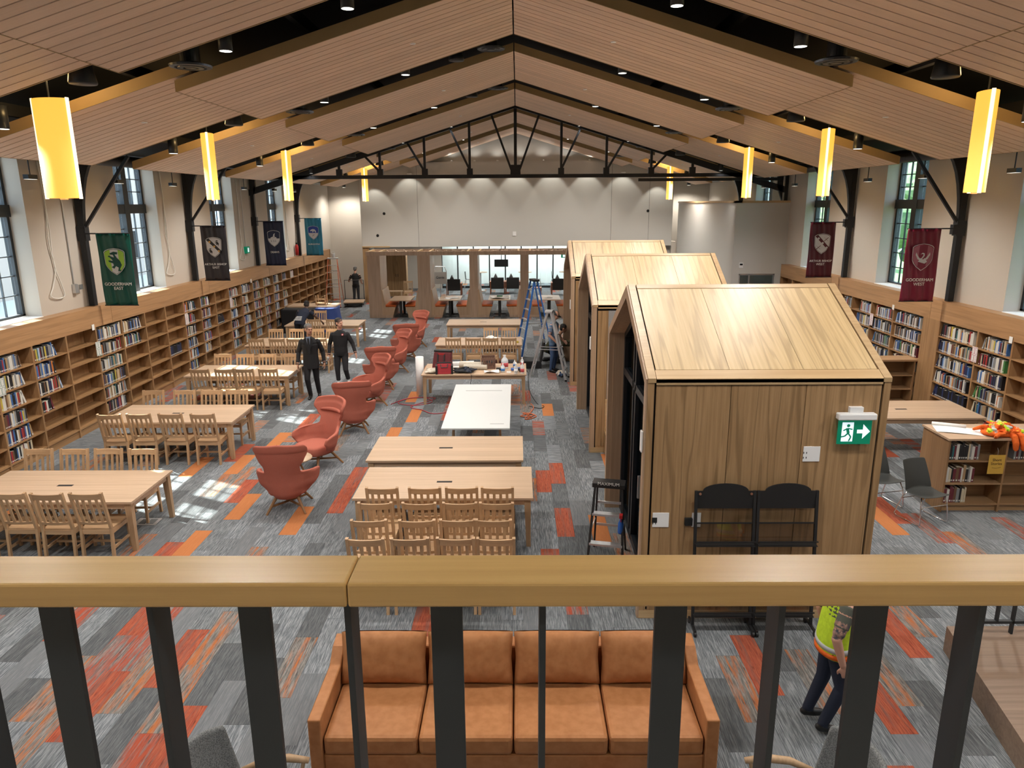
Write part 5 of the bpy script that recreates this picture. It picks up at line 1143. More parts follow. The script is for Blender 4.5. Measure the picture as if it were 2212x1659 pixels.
# ================================================================ dark sled-base chairs at right
def sled(loc, rz, lab):
    t = thing('sled_chair', lab, 'chair', loc, rz, 'dark sled-base chairs')
    def fn(u, v):
        x = (u - .5) * 2
        if v < .5: q = v / .5; y = -.24 + .40 * q; z = .44 + .025 * (1 - q) * 0 - .03 * math.sin(q * PI) + .02 * x * x; w = .235
        else: q = (v - .5) / .5; y = .16 + .14 * q ** 1.3; z = .44 + .42 * q; w = .235 - .035 * q; y -= .06 * x * x * (1 - q * .3)
        return (x * w, y, z)
    o = MB().grid(fn, 12, 20).build('shell', 'dshell', t, True); s = o.modifiers.new('thick', 'SOLIDIFY'); s.thickness = .012; o.modifiers.new('sub', 'SUBSURF').levels = 1
    for s in (-1, 1): MB().tube([(s * .2, -.16, .42), (s * .235, -.2, .30), (s * .25, -.24, .03), (s * .25, -.2, .01), (s * .25, .2, .01), (s * .25, .25, .03), (s * .235, .15, .32), (s * .2, .1, .42)], .0085, 8).build('sled_leg', 'chrome', t, True)
    MB().tube([(-.24, -.2, .28), (.24, -.2, .28)], .007, 6).build('cross_bar', 'chrome', t); MB().tube([(-.24, .16, .3), (.24, .16, .3)], .007, 6).build('cross_bar', 'chrome', t)
M['dshell'] = mat('dark_shell', (.035, .038, .036), .55)
sled((5.98, 10.0, 0), .28, 'dark plastic chair on chrome sled legs, nearer of the pair'); sled((5.62, 10.55, 0), .22, 'dark plastic chair on chrome sled legs, partly behind the nearer one')
# ================================================================ top of the low bookcase: vest, plans, sign
M['hvo'] = fabric('hi_vis_orange', (.80, .16, .03), (.70, .12, .02), 30, .8, 0); M['hvy'] = fabric('hi_vis_yellow', (.60, .80, .05), (.5, .7, .04), 30, .8, 0); M['reflect'] = mat('reflective_tape', (.45, .46, .47), .4)
t = thing('safety_vest', 'crumpled orange and lime safety vest heaped on the low bookcase', 'vest', (7.22, 10.42, LSH)); rv_ = random.Random(3)
B = Body()
for k in range(34):
    a = rv_.uniform(0, 6.28); r = rv_.uniform(0, .25); cx, cy = r * 1.2 * math.cos(a), r * .8 * math.sin(a); h = .15 * (1 - r / .3) + .025; ln = rv_.uniform(.10, .2); d = rv_.uniform(0, 6.28); rr = rv_.uniform(.018, .034)
    l = 'o' if rv_.random() < .62 else ('y' if rv_.random() < .6 else 'r')
    B.tube([(cx + ln * (q - 1.5) * .5 * math.cos(d + .35 * q), cy + ln * (q - 1.5) * .5 * math.sin(d + .35 * q), max(.02, h + .03 * math.sin(q * 1.7 + k))) for q in range(4)], [rr * .7, rr, rr, rr * .7], l, 8)
B.ell((0, 0, .04), (.26, .17, .06), 'o')
for x in (.10, .21): B.tube([(x, -.1, .05), (x + .01, -.20, .03), (x + .02, -.235, -.06), (x + .03, -.235, -.15)], [.05, .045, .045, .035], 'o')
o = B.mesh_obj('vest_cloth', dict(o='hvo', y='hvy', r='reflect'), .009, 2); o.parent = t
t = thing('rolled_plans', 'white paper plans rolled at one end on the low bookcase', 'paper', (6.78, 10.62, LSH), -.32)
MB().grid(lambda u, v: ((u - .5) * .72, (v - .5) * .36, .008 + .006 * math.sin(u * 5)), 8, 4).build('sheet', 'paper', t, True); b = MB(); b.tube([(-.36, .2, .03), (.1, .17, .028)], .03, 12); b.build('roll', 'paper', t, True); bpy.context.view_layer.update()
t = thing('shelf_note', 'yellow note card reading Short Stories clipped on the low bookcase', 'sign', (7.13, LSY0 - .025, .62)); nc = MB().box(-.12, .12, 0, .004, 0, .3).build('card', 'notey', t); text('Short\nStories', .06, 'rubber', nc, (0, -.001, .19), (PI / 2, 0, 0), ext=.0008)

MB().tube([(-.06, -.002, .10), (0, -.002, .09), (.07, -.002, .105)], .002, 5).build('underline', 'rubber', nc); MB().tube([(0, .002, .3), (0, .0, .36), (0, .03, .4)], .003, 5).build('clip_wire', 'alu', t)
# ================================================================ oak stair platform with guard at lower right
t = thing('stair_platform', 'oak-clad stair landing at the lower right corner', 'platform', (4.35, 5.0, 0)); MB().prism([(.12, 1.75), (4.9, 1.75), (4.9, -.6), (-.35, -.6)][::-1], 0, .28, 'z').build('landing', 'stairw', t); MB().prism([(.9, 1.1), (4.9, .55), (4.9, -.3), (.55, -.3)][::-1], .28, .286, 'z').build('inset_tread', 'podz', t)
MB().bar((.86, 1.12, .285), (4.9, .57, .285), .025, .008).build('joint_line', 'rubber', t); MB().bar((.86, 1.12, .285), (.3, -.6, .285), .025, .008).build('joint_line', 'rubber', t)
t = thing('stair_guard', 'black steel guard rail on the oak stair landing', 'railing', (4.52, 6.62, .28)); MB().box(0, 4.6, -.02, .02, .12, .15).build('bottom_rail', 'bar', t); MB().box(0, 4.6, -.025, .025, .80, .84).build('top_rail', 'bar', t)
for k in range(28):
    x = .02 + .165 * k; MB().box(x, x + (.05 if k % 9 == 0 else .02), -.02, .02, 0 if k % 3 == 0 else .14, .80).build('baluster', 'bar', t)
# ================================================================ board on the floor stand (white trestle board)
t = thing('white_board_table', 'large white board laid over trestles in the centre aisle', 'table', (-.76, 13.83, 0)); MB().box(-.61, .61, -1.6, 1.6, .70, .73).build('board', 'boardw', t, bev=.004)
MB().box(-.35, .42, 1.03, 1.05, .73, .732).build('slit', 'greyprint', t); MB().box(.25, .5, -1.35, -1.33, .73, .7315).build('scuff', 'greyprint', t)
for y in (-1.2, 1.2):
    MB().box(-.5, .5, y - .03, y + .03, .64, .70).build('trestle_beam', 'legw', t)
    for s in (-1, 1):
        for d in (-1, 1): MB().bar((s * .42, y + d * .02, .64), (s * .45, y + d * .22, 0), .035, .05).build('trestle_leg', 'legw', t)
# ================================================================ clutter on the centre table
def on(x, y): return (x, y, TH)
M['dred'] = mat('dark_red_nylon', (.12, .015, .02), .7); M['redn'] = mat('red_nylon', (.38, .02, .03), .7); M['can'] = fabric('canvas_cream', (.55, .50, .42), (.62, .57, .48), 20, .9, 0); M['crate'] = mat('crate_brown', (.16, .085, .06), .6); M['clearp'] = mat('translucent_bottle', (.72, .76, .80), .3); M['label_r'] = mat('bottle_label_red', (.6, .08, .1), .5); M['label_b'] = mat('bottle_label_blue', (.05, .2, .55), .5)
M['notey'] = mat('note_yellow', (.62, .38, .06), .7)
t = thing('tool_bag', 'tall dark red and black tool bag at the left of the cluttered table', 'bag', on(-1.82, 16.9), -.2); MB().hexa([(-.22, -.14, 0), (.22, -.14, 0), (.22, .16, 0), (-.22, .16, 0)], [(-.19, -.02, .42), (.24, -.02, .42), (.22, .16, .44), (-.17, .16, .44)]).build('body', 'dred', t, bev=.02); MB().box(-.2, .24, -.0, .15, .42, .47).build('flap', 'dark', t, bev=.015)
for x in (-.08, .08): MB().bar((x, -.145, .02), (x, -.05, .38), .03, .012).build('strap', 'dark', t)
MB().box(-.08, .08, -.035, -.02, .34, .4).build('patch', 'red', t)
t = thing('tool_bag', 'small bright red gate-mouth bag at the table front', 'bag', on(-1.73, 16.52), .1); MB().hexa([(-.2, -.12, 0), (.2, -.12, 0), (.2, .12, 0), (-.2, .12, 0)], [(-.16, -.04, .24), (.16, -.04, .24), (.16, .04, .24), (-.16, .04, .24)]).build('body', 'redn', t, bev=.02); MB().box(-.17, .17, -.03, .03, .235, .26).build('mouth', 'dark', t); MB().tube([(-.08, -.05, .22), (-.07, -.12, .16), (.07, -.12, .16), (.08, -.05, .22)], .012, 8).build('handle', 'dark', t)
for x in (-.18, .18): MB().box(x - .025, x + .025, -.125, .125, 0, .2).build('corner_guard', 'dark', t)
def heap(name, lab, cat, loc, mm, n, rx, ry, hz, seed, rad=.05):
    r2 = random.Random(seed); B = Body(); B.ell((0, 0, hz * .35), (rx * .95, ry * .95, hz * .6), mm[0])
    for k in range(n):
        a = r2.uniform(0, 6.28); r = math.sqrt(r2.random()); d = r2.uniform(0, 6.28); cx, cy = rx * r * math.cos(a), ry * r * math.sin(a); h = hz * (1 - r * .8); q_ = rad * r2.uniform(.45, .8)
        B.tube([(cx + .12 * (q - 1) * math.cos(d + .4 * q), cy + .12 * (q - 1) * math.sin(d + .4 * q), max(q_ * .9, h + .03 * math.sin(q + k))) for q in range(3)], [q_ * .6, q_, q_ * .6], r2.choice(mm), 8)
    o = B.mesh_obj(name, {k: k for k in mm}, .01, 2); o.location = loc; zmin = min(v.co.z for v in o.data.vertices)
    o.location = (loc[0], loc[1], loc[2] - zmin); return tag(o, lab, cat)
heap('jacket', 'black jacket with blue lining bundled on the cluttered table', 'jacket', on(-1.28, 16.6), ['suit', 'navy', 'suit', 'bluep'], 22, .26, .15, .07, 4, .045)
heap('drop_cloth', 'cream drop cloth crumpled at the left end of the cluttered table', 'cloth', on(-2.02, 16.62), ['can'], 12, .14, .16, .05, 6)
for k, (x, y, r, rad, l) in enumerate(((-1.36, 17.28, .15, .06, 'white paper roll'), (-1.14, 17.08, -.12, .075, 'cream canvas roll'), (-1.02, 16.9, -.1, .06, 'small cream canvas roll'))):
    b = MB(); c, s = math.cos(r), math.sin(r); L = .28
    pts = [(L * q * c, L * q * s, rad) for q in (-1, -.3, .4, 1)]; b.tube(pts, rad, 16); o = b.build('canvas_roll', 'paper' if k == 0 else 'can', smooth=False, loc=on(x, y)); tag(o, l + ' lying on the cluttered centre table', 'roll', 'rolls on the table')
sheet(-1.55, 17.2, TH, .4, .35, .5, 'white sheet under the rolls on the cluttered table'); sheet(-.62, 16.55, TH, .36, .2, .1, 'crumpled white paper at the front of the cluttered table', amp=.05)
t = thing('milk_crate', 'brown lattice milk crate at the back of the cluttered table', 'crate', on(-.72, 17.1), .05); 
for a in ((-.17, .17, -.17, -.155), (-.17, .17, .155, .17), (-.17, -.155, -.155, .155), (.155, .17, -.155, .155)):
    MB().box(a[0], a[1], a[2], a[3], 0, .07).build('lower_band', 'crate', t); MB().box(a[0], a[1], a[2], a[3], .21, .27).build('upper_band', 'crate', t)
    n = 6
    for k in range(n + 1):
        f = k / n; x, y = a[0] + (a[1] - a[0]) * f, a[2] + (a[3] - a[2]) * f; MB().box(max(-.17, x - .012), min(.17, x + .012), max(-.17, y - .012), min(.17, y + .012), .07, .21).build('lattice_bar', 'crate', t)
MB().box(-.15, .15, -.15, .15, .0, .012).build('bottom', 'crate', t)
def bottle(x, y, h, r, m, lm, lab, spray=False, cap='plast'):
    t = thing('bottle', lab, 'bottle', on(x, y), 0, 'bottles on the cluttered table'); bo = MB().lathe([(0, 0), (r * .95, 0), (r, .02), (r, h * .55), (r * .85, h * .68), (r * .32, h * .85), (r * .32, h * .95)], 16).build('body', m, t, True); MB().lathe([(r + .001, h * .15), (r + .001, h * .45)], 16).build('label_band', lm, bo, True)
    if spray: MB().box(-.018, .018, -.06, .03, h * .93, h * 1.04).bar((0, -.045, h * .95), (0, -.03, h * .8), .012, .012).build('trigger', cap, t)
    else: MB().lathe([(r * .38, h * .93), (r * .38, h), (0, h)], 12).build('cap', cap, t)
bottle(-.32, 17.0, .33, .085, 'clearp', 'label_r', 'large translucent jug with red label on the cluttered table'); bottle(-.08, 17.15, .17, .04, 'clearp', 'label_b', 'small clear bottle with blue label behind the jug'); bottle(.1, 17.25, .22, .04, 'clearp', 'label_r', 'clear bottle with red label at the table back right')
bottle(-.36, 16.62, .2, .05, 'clearp', 'label_b', 'blue-labelled bottle in front of the jug'); bottle(-.05, 16.42, .25, .045, 'clearp', 'plast', 'left white spray bottle at the front of the cluttered table', True); bottle(.1, 16.45, .27, .045, 'plast', 'label_r', 'right white spray bottle at the front of the cluttered table', True)
t = thing('drill', 'blue power drill lying between the spray bottles', 'drill', on(-.05, 16.72), .4); MB().tube([(-.12, 0, .05), (.1, 0, .05)], .035, 10).build('motor', 'bluep', t, True); MB().box(.04, .09, -.14, -.02, .02, .07).build('grip', 'dark', t); MB().box(.03, .12, -.2, -.13, .0, .08).build('battery', 'dark', t)
t = thing('tape_roll', 'roll of white tape on the cluttered table', 'tape', on(-.22, 16.55)); b = MB(); b.lathe([(.03, 0), (.05, 0), (.05, .02), (.03, .02), (.03, 0)], 20); b.build('ring', 'paper', t)
tag(MB().box(-.1, .1, -.06, .06, 0, .05).build('power_brick', 'dark', loc=on(-.42, 16.82)), 'black charger brick beside the milk crate', 'charger')
heap('plastic_bag', 'white plastic bag on the centre table with four chairs', 'bag', on(-.75, 20.55), ['paper'], 14, .16, .14, .1, 8); t = thing('tape_measure', 'yellow tape measure near the right end of that table', 'tape measure', on(-.02, 20.25)); MB().box(-.04, .04, -.025, .025, 0, .06).build('case', 'haz', t, bev=.01); MB().box(.04, .06, -.01, .01, .01, .02).build('tab', 'alu', t); t['label'] = 'yellow tape measure on the centre table with four chairs'
t = thing('paper_tube', 'tall white cardboard tube standing left of the cluttered table', 'tube', (-2.42, 17.35, 0)); b = MB(); b.lathe([(.1, 0), (.1, .95), (.092, .95), (.092, .02), (0, .02)], 24); b.build('tube_wall', 'plast', t, True)
def cord(pts, r, m, lab, n=6, name='extension_lead'):
    P = []; 
    for i in range(len(pts) - 1):
        p0, p1, p2, p3 = (Vector(pts[max(0, i - 1)]), Vector(pts[i]), Vector(pts[i + 1]), Vector(pts[min(len(pts) - 1, i + 2)]))
        for k in range(5):
            q = k / 5; P.append(.5 * ((2 * p1) + (-p0 + p2) * q + (2 * p0 - 5 * p1 + 4 * p2 - p3) * q * q + (-p0 + 3 * p1 - 3 * p2 + p3) * q ** 3))
    P.append(Vector(pts[-1])); return tag(MB().tube(P, r, n).build(name, m, smooth=True), lab, 'cord')
M['cordr'] = mat('red_cord', (.40, .04, .06), .6); M['cordo'] = mat('orange_cord', (.55, .14, .05), .6); M['cordw'] = mat('white_cord', (.75, .74, .70), .6)
cord([(-3.0, 16.4, .01), (-2.7, 16.9, .01), (-2.3, 17.0, .01), (-2.05, 16.6, .01), (-2.4, 16.3, .01), (-2.85, 16.5, .012), (-2.6, 16.95, .014), (-2.0, 16.9, .014), (-2.5, 16.2, .012), (-2.2, 15.9, .01), (-1.9, 15.6, .01), (-1.4, 15.75, .01), (-.9, 15.5, .01)], .009, 'cordr', 'red extension cord looped on the carpet beside the wing chairs')
cord([(.2, 15.2, .01), (.35, 15.5, .015), (.1, 15.6, .02), (.3, 15.3, .025), (.05, 15.35, .02), (.25, 15.55, .02), (.4, 15.35, .012), (.15, 15.15, .012), (.35, 16.0, .01), (.3, 16.4, .012)], .012, 'cordo', 'tangled orange cord on the carpet by the white board')
cord([(-1.1, 16.33, .735), (-1.08, 16.28, .7), (-1.1, 16.27, .45), (-1.0, 16.2, .15), (-1.08, 16.0, .01), (-.9, 15.7, .01)], .006, 'rubber', 'black cord hanging from the front edge of the cluttered table'); cord([(.2, 16.7, .735), (.24, 16.7, .68), (.26, 16.6, .3), (.45, 16.4, .01), (.6, 16.2, .01), (.5, 16.0, .01), (.25, 16.2, .01)], .007, 'rubber', 'black cord dropping at the right end of the cluttered table')
for k, (y, l) in enumerate(((14.35, 'nearest'), (19.2, 'second'), (24.35, 'third'), (29.3, 'farthest'))):
    X_ = XL + .03; z0 = 5.5; b = [(X_, y, z0), (X_, y + .05, 4.6), (X_, y - .03, 3.9), (X_, y + .05, 3.4), (X_, y - .1, 3.05), (X_, y - .22, 2.88), (X_, y + .0, 2.80), (X_, y + .22, 2.84), (X_, y + .16, 3.1), (X_, y + .03, 3.5), (X_, y + .06, 4.3), (X_, y + .02, 5.5)]
    cord(b, .011, 'cordw', '%s white cord looped down the left wall' % l)
t = thing('wall_conduit', 'thin metal conduit with a grey switch box on the left wall', 'conduit', (XL + .02, 14.95, 2.9)); MB().tube([(0, 0, .1), (0, 0, 2.6)], .012, 8).build('pipe', 'alu', t); MB().box(-.02, .05, -.06, .06, -.06, .12).build('box', 'alu', t); MB().box(.05, .06, .08, .2, .0, .1).build('device', 'greyf', t)
t = thing('wall_exit_sign', 'small green exit sign on the left wall before the navy banner', 'exit sign', (XL + .05, 24.75, 3.0)); MB().box(-.05, .05, -.14, .14, 0, .22).build('panel', 'exitg', t); MB().box(.05, .053, -.05, .05, .04, .18).build('mark', 'exitw', t); MB().tube([(-.03, 0, .22), (-.03, 0, 2.4)], .01, 6).build('conduit', 'alu', t)
t = thing('fire_extinguisher', 'red fire extinguisher on the wall behind the teal banner', 'extinguisher', (XL + .1, 30.2, 2.56)); MB().lathe([(0, 0), (.07, 0), (.07, .36), (.04, .42), (.03, .44)], 14).build('cylinder', 'red', t, True); MB().box(-.03, .05, -.02, .02, .44, .5).build('valve', 'dark', t)
# track heads along the window walls
def track(s, y, lab):
    x = (XL + .35) if s < 0 else (XR - .35); zt_ = rz_(x, .88) - 5.15; t = thing('track_head', lab, 'spotlight', (x, y, 5.12), 0, 'small black spot heads'); MB().box(-.05, .05, -.13, .13, -.05, .03).build('head', 'black', t); MB().cyl((0, 0, .03), .012, zt_, 6).build('stem', 'black', t); MB().box(-.045, .045, -.12, .12, -.054, -.05).build('lens', 'lens', t)
for s in (-1, 1):
    for k, y in enumerate((13.6, 16.6, 19.2, 21.9, 24.2, 27.2, 29.6)): track(s, y, 'small black spot head, %s along the %s window wall' % (ordw(k), SIDE[s]))
# covered table, stool, far left
t = thing('covered_table', 'table draped in black and blue cloths at the far left', 'table', (-8.05, 26.6, 0)); MB().box(-.6, .65, -.5, .9, .0, .88).build('black_drape', 'suit', t, bev=.05)
def dr(u, v): 
    a = u * 2 * PI; k = 1 + .12 * math.sin(a * 5 + v * 3) * (1 - v); q = lambda c: abs(c) ** .5 * (1 if c > 0 else -1); return (.95 + q(math.cos(a)) * .42 * k * (1.15 - .15 * v), .15 + q(math.sin(a)) * .5 * k * (1.15 - .15 * v), .88 * v)
b = MB(); b.grid(dr, 48, 8, True); n = 48; b.add([dr(k / n, 1) for k in range(n)], [tuple(range(n))]); b.build('blue_drape', 'bluec', t, True); MB().box(-.5, 1.3, .0, .9, .885, .93).build('table_top', 'table', t)
t = thing('stool', 'small oak stool standing on the draped table', 'stool', (-7.35, 27.0, .93)); MB().box(-.2, .2, -.18, .18, .06, .09).build('seat', 'chairx', t)
for sx in (-1, 1):
    for sy in (-1, 1): MB().box(sx * .17 - .018, sx * .17 + .018, sy * .15 - .018, sy * .15 + .018, 0, .36).build('leg', 'chair', t)
for y in (-.15, .15): MB().box(-.16, .16, y - .01, y + .01, .2, .23).build('stretcher', 'chairx', t)
# floor boxes and tool pile by the cap man
for k, (x, y, l) in enumerate(((-5.55, 9.95, 'beside the nearest left table leg'), (-5.5, 16.7, 'near the suited man at the third left table'))):
    t = thing('floor_box', 'flat metal floor outlet box %s' % l, 'floor box', (x, y, 0), 0, 'floor boxes'); MB().box(-.17, .17, -.12, .12, 0, .01).build('frame', 'alu', t); MB().box(-.1, .0, -.08, .08, .01, .013).build('lid', 'greyf', t); MB().box(.02, .12, -.08, .08, .01, .013).build('lid', 'greyf', t)
t = thing('black_case', 'open black equipment case on the floor by the aluminium ladder', 'case', (.42, 20.45, 0)); MB().box(-.3, .25, -.3, .3, 0, .22).build('tray', 'dark', t, bev=.02); MB().hexa([(.2, -.3, .2), (.26, -.3, .2), (.26, .3, .2), (.2, .3, .2)], [(.3, -.3, .75), (.36, -.3, .75), (.36, .3, .75), (.3, .3, .75)]).build('lid', 'dark', t)
heap('rag_pile', 'pile of white and blue rags on the floor at the third pod', 'rags', (1.2, 19.3, 0), ['can', 'paper', 'denim'], 16, .13, .2, .09, 9)
M['bluec'] = mat('blue_moving_blanket', (.03, .06, .22), .9)

# ================================================================ outdoors seen through the windows
gl_ = struct(MB().box(XR + .6, 60, -20, 70, -.3, -.1).build('floor_lawn', mat('lawn', (.16, .28, .09), .95))); struct(MB().box(-60, XL - .6, -20, 70, -.3, -.1).build('floor_forecourt', mat('forecourt', (.5, .49, .47), .95)))
lf = fabric('leaves', (.11, .19, .09), (.22, .32, .17), 3, .9, 0); M['leafm'] = lf
for k, (x, y, h) in enumerate(((17, 20, 7), (19, 27, 8), (16.5, 34, 7.5), (20, 42, 9), (22, 14, 7), (24, 52, 9))):
    t = thing('garden_tree', 'green garden tree outside the right windows, %s from the near end' % ordw(k), 'tree', (x, y, -.1), 0, 'trees outside the right windows'); r2 = random.Random(k)
    MB().tube([(0, 0, 0), (.1, .05, h * .5)], .16, 8, [.2, .1]).build('trunk', 'walnut', t); b = MB()
    for q in range(16):
        a = r2.uniform(0, 6.3); rr = r2.uniform(.2, 1.9); c = (rr * math.cos(a), rr * math.sin(a), h * .28 + r2.random() * h * .6); R_ = r2.uniform(.7, 1.3)
        b.grid(lambda u, v: (c[0] + R_ * math.cos(u * 2 * PI) * math.sin(v * PI) * (1 + .2 * math.sin(u * 31 + v * 17)), c[1] + R_ * math.sin(u * 2 * PI) * math.sin(v * PI) * (1 + .2 * math.sin(u * 27 + q)), c[2] + R_ * .8 * math.cos(v * PI)), 10, 6, True)
    b.build('crown', 'leafm', t)
t = thing('neighbour_building', 'pale brick building seen through the left windows', 'building', (-26, 30, -.1)); MB().box(-3, 0, -14, 30, 0, 9).build('wall', mat('pale_brick', (.42, .36, .32), .9), t)
for q in range(8):
    for z in (1.2, 4.6): MB().box(0, .05, -12 + q * 5, -10 + q * 5, z, z + 1.8).build('window', 'rubber', t)
M['lipm'] = mat('lips', (.30, .11, .09), .5); M['greyshirt'] = mat('grey_shirt', (.18, .22, .30), .8); M['charc'] = mat('charcoal_trousers', (.02, .021, .025), .9); M['blk'] = mat('black_jersey', (.009, .009, .011), .85); M['shoe'] = mat('black_shoe', (.008, .008, .008), .4); M['shoew'] = mat('white_sneaker', (.75, .75, .75), .6); M['camo'] = fabric('camouflage', (.10, .085, .05), (.045, .05, .03), 22, .9, 0); M['olive'] = mat('olive_tee', (.09, .095, .075), .9); M['tatt'] = fabric('tattooed_skin', (.42, .24, .18), (.06, .065, .08), 26, .6, 0)
def stand(B, h=1.78, legs=None, arms=None, lean=(0, 0), tw=1.0, top='top', leg='leg', skin='skin', shoe='shoe', sleeve='long', jacket=False, bulk=1.0):
    """facing -y. legs: [(knee, ankle)] for x<0 and x>0; arms: [(elbow, wrist, fingers dir, palm)]"""
    k = h / 1.78; V = lambda p: Vector(p) * k; lx, ly = lean
    pel = V((0, 0, .95)); ch = V((lx, ly, 1.33)); nk = V((lx * 1.25, ly * 1.25, 1.50)); b = bulk * k
    B.loft([(pel + V((0, 0, -.10)), .15 * b, .105 * b), (pel, .165 * b, .12 * b), (pel.lerp(ch, .35), .155 * b, .112 * b), (pel.lerp(ch, .75), .175 * b, .12 * b), (ch + V((0, 0, .05)), .185 * b, .115 * b), (nk + V((0, 0, -.045)), .125 * b, .085 * b), (nk + V((0, 0, .0)), .06 * b, .06 * b)], (1, 0, 0), top)
    if jacket: B.loft([(pel + V((0, 0, -.20)), .185 * k, .135 * k), (pel + V((0, 0, -.05)), .185 * k, .135 * k), (pel.lerp(ch, .4), .17 * k, .125 * k), (ch, .195 * k, .13 * k)], (1, 0, 0), top)
    B.tube([nk + V((0, .01, -.03)), nk + V((0, -.005, .09))], [.056 * k, .052 * k], skin)
    for i, s in enumerate((-1, 1)):
        hip = V((s * .088, 0, .90)); kn, an = [V(p) for p in legs[i]]
        B.tube([hip, kn, an], [.095 * k, .066 * k, .05 * k], leg); d = Vector((an - kn)); 
        B.tube([an + V((0, .035, -.035)), an + V((s * .012, -.07, -.045)), an + V((s * .02, -.15, -.05))], [.042 * k, .043 * k, .032 * k], shoe)
        sh = ch + V((s * .178, 0, .065)); el, wr, fd, pm = arms[i]; el, wr = V(el), V(wr)
        if sleeve == 'long': B.tube([sh, el, wr], [.064 * k, .053 * k, .04 * k], top); B.tube([wr, wr + Vector(fd).normalized() * .02], [.03 * k, .028 * k], skin)
        else: B.tube([sh, sh.lerp(el, .62)], [.07 * k, .066 * k], top); B.tube([sh, el, wr], [.05 * k, .046 * k, .031 * k], skin)
        B.hand(wr + Vector(fd).normalized() * .005, fd, pm, skin, k)
    return nk, k
# 1 man in the dark suit
B = Body(); nk, k = stand(B, 1.83, [((-.10, -.10, .50), (-.07, .02, .085)), ((.08, .10, .50), (.10, .22, .10))], [((-.275, .03, 1.13), (-.29, -.10, .86), (-.1, -.3, -1), (1, 0, 0)), ((.275, .06, 1.13), (.30, -.02, .87), (.1, -.2, -1), (-1, 0, 0))], (0, -.03), jacket=True)
B.head(nk + Vector((.01, -.035, .178 * k)), (.55, -.85, .0), (0, 0, 1), 'skin', 'hair', k)
t = B.build('person', 'man in a black suit and tie walking past the third table', (-4.97, 16.95, 0), .12, dict(top='suit', leg='suit', skin='skinm', hair='hairg', shoe='shoe', lip='lipm'))
MB().prism([(-.055, 1.56), (.055, 1.56), (.0, 1.2)], -.19, -.15).build('shirt_front', 'greyshirt', t); MB().prism([(-.022, 1.53), (.022, 1.53), (.03, 1.2), (0, 1.16), (-.03, 1.2)], -.2, -.188).build('tie', 'blk', t)
for s in (-1, 1): MB().prism([(s * .055, 1.57), (s * .1, 1.5), (s * .09, 1.4), (s * .005, 1.2)], -.195, -.165).build('lapel', 'suit', t)
# 2 man in the black jersey
B = Body(); nk, k = stand(B, 1.80, [((-.11, -.02, .50), (-.11, .04, .16)), ((.10, -.08, .50), (.13, .12, .18))], [((-.275, .05, 1.13), (-.29, -.07, .88), (0, -.3, -1), (1, 0, 0)), ((.30, .0, 1.15), (.37, -.10, .92), (.3, -.3, -1), (-1, 0, 0))], (0, -.01), bulk=1.06)
for s, a in ((-1, (-.11, .04, .16)), (1, (.13, .12, .18))): B.tube([Vector(a) * k, Vector((a[0], a[1], a[2] - .07)) * k], [.045, .045], 'shoe')
B.head(nk + Vector((.01, -.03, .178 * k)), (.75, -.65, 0), (0, 0, 1), 'skin', 'hair', k)
t = B.build('person', 'man in a black jersey and white shoes walking beside the suited man', (-4.5, 18.0, 0), .1, dict(top='blk', leg='charc', skin='skinl', hair='hair', shoe='shoew', lip='lipm'))
MB().lathe([(0, 0), (.03, 0), (.03, .01), (0, .01)], 12).build('logo_red', 'redn', t).location = (.085, -.152, 1.42); MB().lathe([(0, 0), (.016, 0), (.016, .012), (0, .012)], 10).build('logo_white', 'paper', t).location = (.085, -.154, 1.42)
for n in ('logo_red', 'logo_white'): bpy.data.objects[n].rotation_euler = (PI / 2, 0, 0)
t = thing('paper_cup', 'small white cup in the jersey man’s hand', 'cup', (-4.80, 17.85, .76)); MB().lathe([(0, 0), (.025, 0), (.034, .09), (.036, .095), (.03, .09), (.022, .01), (0, .01)], 14).build('cup_wall', 'paper', t, True)
# 3 man bending over the far left table (back to the camera)
B = Body(); pel = Vector((0, 0, .92)); ch = Vector((.03, .34, 1.17)); nk = Vector((.02, .48, 1.26))
B.loft([(pel + Vector((0, -.02, -.09)), .16, .12), (pel, .17, .13), (pel.lerp(ch, .4), .165, .125), (pel.lerp(ch, .8), .19, .125), (ch + Vector((0, .06, .02)), .185, .11), (nk, .08, .07)], (1, 0, 0), 'top'); B.tube([nk, nk + Vector((-.02, .09, .06))], [.056, .052], 'skin')
for s in (-1, 1): B.tube([(s * .09, 0, .88), (s * .11, .04, .48), (s * .12, -.02, .08)], [.1, .068, .05], 'leg'); B.tube([(s * .12, -.05, .045), (s * .13, .05, .04), (s * .14, .12, .035)], [.042, .042, .032], 'shoe')
for s, el, wr in ((-1, (-.3, .42, .98), (-.22, .62, .82)), (1, (.36, .4, 1.05), (.5, .52, .86))):
    sh = ch + Vector((s * .19, .02, .02)); B.tube([sh, sh.lerp(Vector(el), .6)], [.07, .064], 'top'); B.tube([sh, el, wr], [.05, .045, .032], 'skin'); B.hand(wr, (s * .2, .6, -.5), (0, -.3, -1), 'skin')
B.head(nk + Vector((-.03, .14, .12)), (-.3, .8, -.45), (0, .4, .9), 'skin', 'hair')
B.eyes = []; t = B.build('person', 'man in a navy tee bending over the farthest left table', (-7.05, 23.1, 0), -.15, dict(top='navy', leg='suit', skin='skind', hair='hair', shoe='shoe', lip='skind'))
for k_ in range(4): MB().box(-.13 + .012 * k_, .12 - .01 * k_, -.136 + .045 * k_, -.124 + .045 * k_, .98 + .03 * k_, 1.0 + .03 * k_).build('back_print', 'paper', t)
